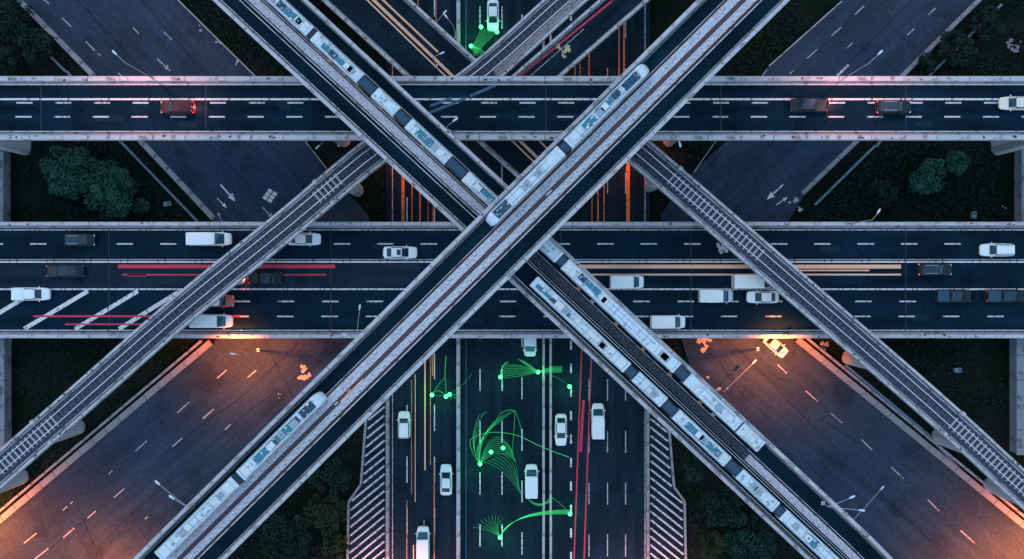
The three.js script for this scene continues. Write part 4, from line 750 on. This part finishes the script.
filaments('green overlay filaments crossing the paired barriers high in the highway', [[538, 372, 1.4, 20], [569.5, 386.5, 1, 30], [500.5, 377, 1, 12]], [
  ...sweep(8, t => [[538, 372, 1.4], [522, 362 + 14 * t, 3.5], [501 + 3 * t, 366 + 12 * t, 1], .03]),
  ...sweep(5, t => [[538, 372, 1.4], [528, 362 + 4 * t, 3], [518 + 4 * t, 359 + 3 * t, 2], .025]),
  ...sweep(5, t => [[538, 372, 1.4], [550, 366 + 6 * t, 2], [562, 367 + 5 * t, 1.5], .05]),
  [[500.5, 377, 1], [500, 366, 2.5], [508, 362, 2], .08], [[500.5, 377, 1], [502, 372, 2], [503, 388, .5], .06], [[538, 372, 1.4], [556, 374, 3], [569.5, 386.5, 1], .02]]);
filaments('long green overlay arc with a bright fan at its left foot', [[500, 537.5, 1.1, 45], [570, 514, 1.1, 25]], [
  ...sweep(9, t => [[500, 537.5, 1.1], [492 + 4 * t, 530 - 4 * t, 2], [473 + 30 * t, 527 - 12 * Math.sin(t * 2.2), 1.6], .022]),
  ...sweep(7, t => [[500, 537.5, 1.1], [506 + 8 * t, 512 - 3 * t, 4], [570, 514 - 4 * t, 1.1], .04]),
  ...sweep(8, t => [[527 + 8 * t, 498 + 6 * t, .5], [540 + 4 * t, 514 - 10 * t, 2.5], [549 + 3 * t, 498 + 4 * t, 1.5], .018]),
  [[549, 496, 1.5], [558, 500, 2], [570, 514, 1.1], .03]]);
filaments('green overlay filaments in front of the white car at the top of the highway', [[471, 46, 1, 45], [481, 27, 1, 25], [497, 32, 1, 35]], [
  ...sweep(9, t => [[470 + 6 * t, 48 + 6 * t, .6], [478 + 6 * t, 40 + 4 * t, 2], [481 + 16 * t, 27 + 5 * t, 1], .035]), ...sweep(8, t => [[471, 46, 1], [474 + 8 * t, 48, 1.6], [474 + 12 * t, 56 - 2 * t, .6], .035]), ...sweep(6, t => [[497, 32, 1], [494 + 4 * t, 30, 1.4], [488 + 11 * t, 31 + 3 * t, .6], .05])]);

// ---------------------------------------------------------------- trees, shrubs, grass
const leafMat = (r, g, b) => new THREE.MeshPhysicalMaterial({ color: rgb(r, g, b), roughness: .9, specularIntensity: .2, side: THREE.DoubleSide, vertexColors: true });
const LEAF = { grass: leafMat(.010, .024, .018), green: leafMat(.024, .085, .06), dark: leafMat(.011, .030, .025), olive: leafMat(.026, .038, .02), teal: leafMat(.013, .042, .036) };
function crownGeo(R, hgt, n, lobes, leaf) {
  const p = [], nrm = [], col = [], ix = [], lb = [];
  for (let i = 0; i < lobes; i++) { const a = rnd() * 6.283, q = Math.sqrt(rnd()) * R * .78, y = (1 - (q / R) ** 2 * .8) * hgt * rr(.35, .85); lb.push([Math.cos(a) * q, y, Math.sin(a) * q, rr(.16, .3) * R, rr(.55, 1.3)]); }
  for (let i = 0; i < n; i++) {
    const l = lb[Math.floor(rnd() * lobes)], v = new THREE.Vector3(rr(-1, 1), rr(-1, 1), rr(-1, 1)).normalize(), d = l[3] * Math.cbrt(rr(.35, 1.15));
    const c = [l[0] + v.x * d, l[1] + v.y * d * .9, l[2] + v.z * d], s = leaf * rr(.6, 1.3);
    const nn = v.clone().add(new THREE.Vector3(rr(-.8, .8), rr(-.3, 1), rr(-.8, .8))).normalize(), t = new THREE.Vector3(rr(-1, 1), rr(-1, 1), rr(-1, 1)).cross(nn).normalize(), b = nn.clone().cross(t);
    const k = p.length / 3, tone = l[4] * rr(.6, 1.4);
    for (const [x, y] of [[-.5, 0], [0, -.32], [.5, 0], [0, .32]]) { p.push(c[0] + (t.x * x + b.x * y) * s, c[1] + (t.y * x + b.y * y) * s, c[2] + (t.z * x + b.z * y) * s); nrm.push(nn.x, nn.y, nn.z); col.push(tone * rr(.9, 1.1), tone, tone * .95); }
    ix.push(k, k + 1, k + 2, k, k + 2, k + 3);
  }
  const g = new THREE.BufferGeometry(); g.setAttribute('position', new THREE.Float32BufferAttribute(p, 3)); g.setAttribute('normal', new THREE.Float32BufferAttribute(nrm, 3)); g.setAttribute('color', new THREE.Float32BufferAttribute(col, 3)); g.setIndex(ix); return g;
}
function tree(label, px, py, R, hgt, m, o = {}) {
  if (py > 440) { R *= 1.3; o.n *= 1.6; } const c = P(px, py, hgt * .6), t = thing(o.name || 'tree', label, o.name ? 'shrub' : 'tree', [c[0], -.4, c[2]]), th = hgt * .42;
  const limbs = [tube([[0, 0, 0], [rr(-.1, .1), th * .5, rr(-.1, .1)], [0, th, 0]], R * .09, R * .06, 8)];
  for (let i = 0; i < 6; i++) { const a = i * 1.05 + rr(0, .5), q = R * rr(.4, .65); limbs.push(tube([[0, th * .8, 0], [Math.cos(a) * q * .5, th * 1.15, Math.sin(a) * q * .5], [Math.cos(a) * q, hgt * rr(.6, .8), Math.sin(a) * q]], R * .045, R * .012, 6)); }
  part('trunk', mergeGeometries(limbs), M.bark, t);
  part('crown', crownGeo(R, hgt * .62, Math.round(o.n || 900 * R), o.lobes || Math.round(14 + R * 7), o.leaf || .34), m, t, 0, hgt * .36, 0);
}
tree('large round green tree, left of the pair below the upper viaduct', 67, 171, 4.0, 6.4, LEAF.green, { n: 8000 });
tree('large round green tree, right of the pair below the upper viaduct', 107, 189, 4.2, 6.2, LEAF.green, { n: 8600 });
tree('small bright shrub at the foot of the paired left trees', 140, 206, 1.3, 1.6, LEAF.green, { name: 'shrub', n: 900 });
tree('round green tree, larger of the right pair', 929, 175, 2.9, 5, LEAF.green, { n: 5000 });
tree('round green tree, smaller of the right pair', 957, 163, 2.0, 4, LEAF.green, { n: 2800 });
tree('low dark shrub left of the right pair of trees', 884, 194, 2.4, 2.4, LEAF.dark, { name: 'shrub', n: 1800 });
tree('dark tree filling the upper left corner', 10, 18, 3.4, 5.5, LEAF.dark, { n: 4200 });
tree('dark tree against the kerb in the upper left corner', 30, 44, 3.2, 5, LEAF.dark, { n: 4200 });
tree('dark tree by the left margin just above the upper viaduct', 4, 60, 2.6, 4.6, LEAF.dark, { n: 3000 });
tree('dark tree against the kerb of the upper right road', 958, 48, 3.0, 5, LEAF.dark, { n: 4000 });
tree('olive tree at the top edge near the upper right corner', 990, 22, 2.6, 4.6, LEAF.dark, { n: 3200 });
tree('small tree above the upper viaduct at the right', 930, 62, 1.6, 3, LEAF.dark, { n: 1600 });
tree('olive tree left of the striped island, near the rising viaduct', 330, 478, 2.4, 4.4, LEAF.dark, { n: 2800 });
tree('olive tree left of the striped island at the bottom', 322, 515, 2.6, 4.6, LEAF.olive, { n: 3200 });
tree('dark tree at the bottom edge left of the striped island', 284, 540, 3.0, 4.6, LEAF.dark, { n: 3600 });
tree('small tree at the bottom edge touching the striped island', 334, 548, 1.6, 3, LEAF.olive, { n: 1600 });
tree('dark green tree right of the striped island', 722, 508, 2.6, 4.6, LEAF.dark, { n: 3200 });
tree('dark green tree at the bottom edge right of the striped island', 752, 540, 3.1, 5, LEAF.teal, { n: 3800 });
tree('small tree at the bottom edge by the right kerb of the island', 712, 546, 1.8, 3, LEAF.olive, { n: 1700 });
tree('small dark tree by the falling viaduct right of the island', 696, 470, 1.5, 3, LEAF.dark, { n: 1300 });
{ // grass and ground plants: nobody could count them
  const blade = crownGeo(.32, .3, 22, 5, .3), n = 5200, im = new THREE.InstancedMesh(blade, LEAF.grass, n), mt = new THREE.Matrix4(), q = new THREE.Quaternion(), up_ = new THREE.Vector3(0, 1, 0);
  const zones = [[-40, 140, -40, 76], [20, 200, 142, 220], [165, 330, -20, 76], [690, 800, -20, 76], [900, 1060, -20, 76], [690, 730, 142, 180], [820, 1000, 142, 220], [15, 210, 340, 500], [815, 1005, 340, 470], [230, 350, 420, 590], [688, 830, 430, 600], [370, 404, 150, 220], [636, 660, 160, 220], [960, 1060, 470, 560], [-30, 40, 440, 520]];
  const inside = (x, y) => { // keep off the roads
    const pol = (l) => { let c = false; for (let i = 0, j = l.length - 1; i < l.length; j = i++) if ((l[i][1] > y) !== (l[j][1] > y) && x < (l[j][0] - l[i][0]) * (y - l[i][1]) / (l[j][1] - l[i][1]) + l[i][0]) c = !c; return c; };
    return pol([[-100, -120], [7, 0], [83, 77], [127, 139], [205, 222], [226, 282], [203, 345], [-10, 525], [-120, 620], [60, 690], [170, 559], [384, 340], [386, 282], [380, 215], [336, 170], [262, 77], [186, 0], [60, -130]]) || pol([[1120, -135], [991, 0], [913, 77], [871, 139], [812, 200], [796, 222], [785, 282], [808, 342], [1036, 530], [1150, 626], [975, 690], [850, 559], [684, 374], [676, 340], [676, 282], [652, 215], [684, 173], [720, 141], [761, 67], [836, 0], [970, -138]]) || (x > 383 && x < 653) || (y > 375 && x > xl(y) - 4 && x < xr(y) + 4) || x < 12 && y > 140 || x > 1006 && y > 140 && y < 460;
  };
  let k = 0, g = 0; while (k < n && g++ < 60000) { const z = zones[Math.floor(rnd() * zones.length)], x = rr(z[0], z[1]), y = rr(z[2], z[3]); if (inside(x, y) || fbm((x + 200) / 1400, (y + 200) / 1400, 40, 3) < .42) continue; const c = P(x, y); const s = rr(.6, 1.7); mt.compose(new THREE.Vector3(c[0], -.42, c[2]), q.setFromAxisAngle(up_, rnd() * 6.28), new THREE.Vector3(s, s, s)); im.setMatrixAt(k++, mt); }
  im.count = k; im.name = 'grass'; shade(im); tag(im, 'dark grass and weeds between the roads', 'grass', null, 'stuff'); scene.add(im);
}
// ---------------------------------------------------------------- small things
function rubble(label, px, py, h, r, n, m) { const c = P(px, py, h), t = thing('rubble_heap', label, 'rubble', [c[0], h, c[2]]); for (let i = 0; i < n; i++) { const s = rr(.12, .3), g = new THREE.IcosahedronGeometry(s, 1), a = g.attributes.position; for (let k = 0; k < a.count; k++) { const f = .75 + .5 * vn(a.getX(k) * 9 + i, a.getZ(k) * 9 + a.getY(k) * 5, 64); a.setXYZ(k, a.getX(k) * f, a.getY(k) * f * .7, a.getZ(k) * f); } g.computeVertexNormals(); part('stone', g, m, t, rr(-r, r), s * .45 - .02, rr(-r, r)); } }
rubble('pale heap of rubble beside the right rail viaduct', 722, 248, MH + .01, .6, 16, M.gravel);
rubble('pale heap of rubble by the kerb below the middle viaduct', 824, 346, -.25, .7, 14, M.concDark);
rubble('pinkish rubble heap at the upper right margin', 1014, 46, -.25, .9, 16, M.gravelPink);
function cabinet(label, px, py, turn, m) { const c = P(px, py), t = thing('service_cabinet', label, 'cabinet', [c[0], -.4, c[2]], turn); part('body', box(.9, .8, .55, .06), m, t); part('lid', box(.98, .06, .63, .02), M.cabinet, t, 0, .8, 0); part('hatch', box(.3, .03, .3, .01), M.dark, t, .2, .86, 0); }
cabinet('small grey cabinet in the dark ground at lower right', 957, 370, .1, M.cabinet);
cabinet('small grey cabinet in the ground below the pair of left trees', 168, 204, .2, M.cabinet);
cabinet('small grey cabinet in the planting below the rising viaduct', 298, 518, -.6, M.cabinet);
cabinet('small slim cabinet beside the middle viaduct at right', 973, 215, 1.57, M.cabinet);

renderer.render(scene, camera);
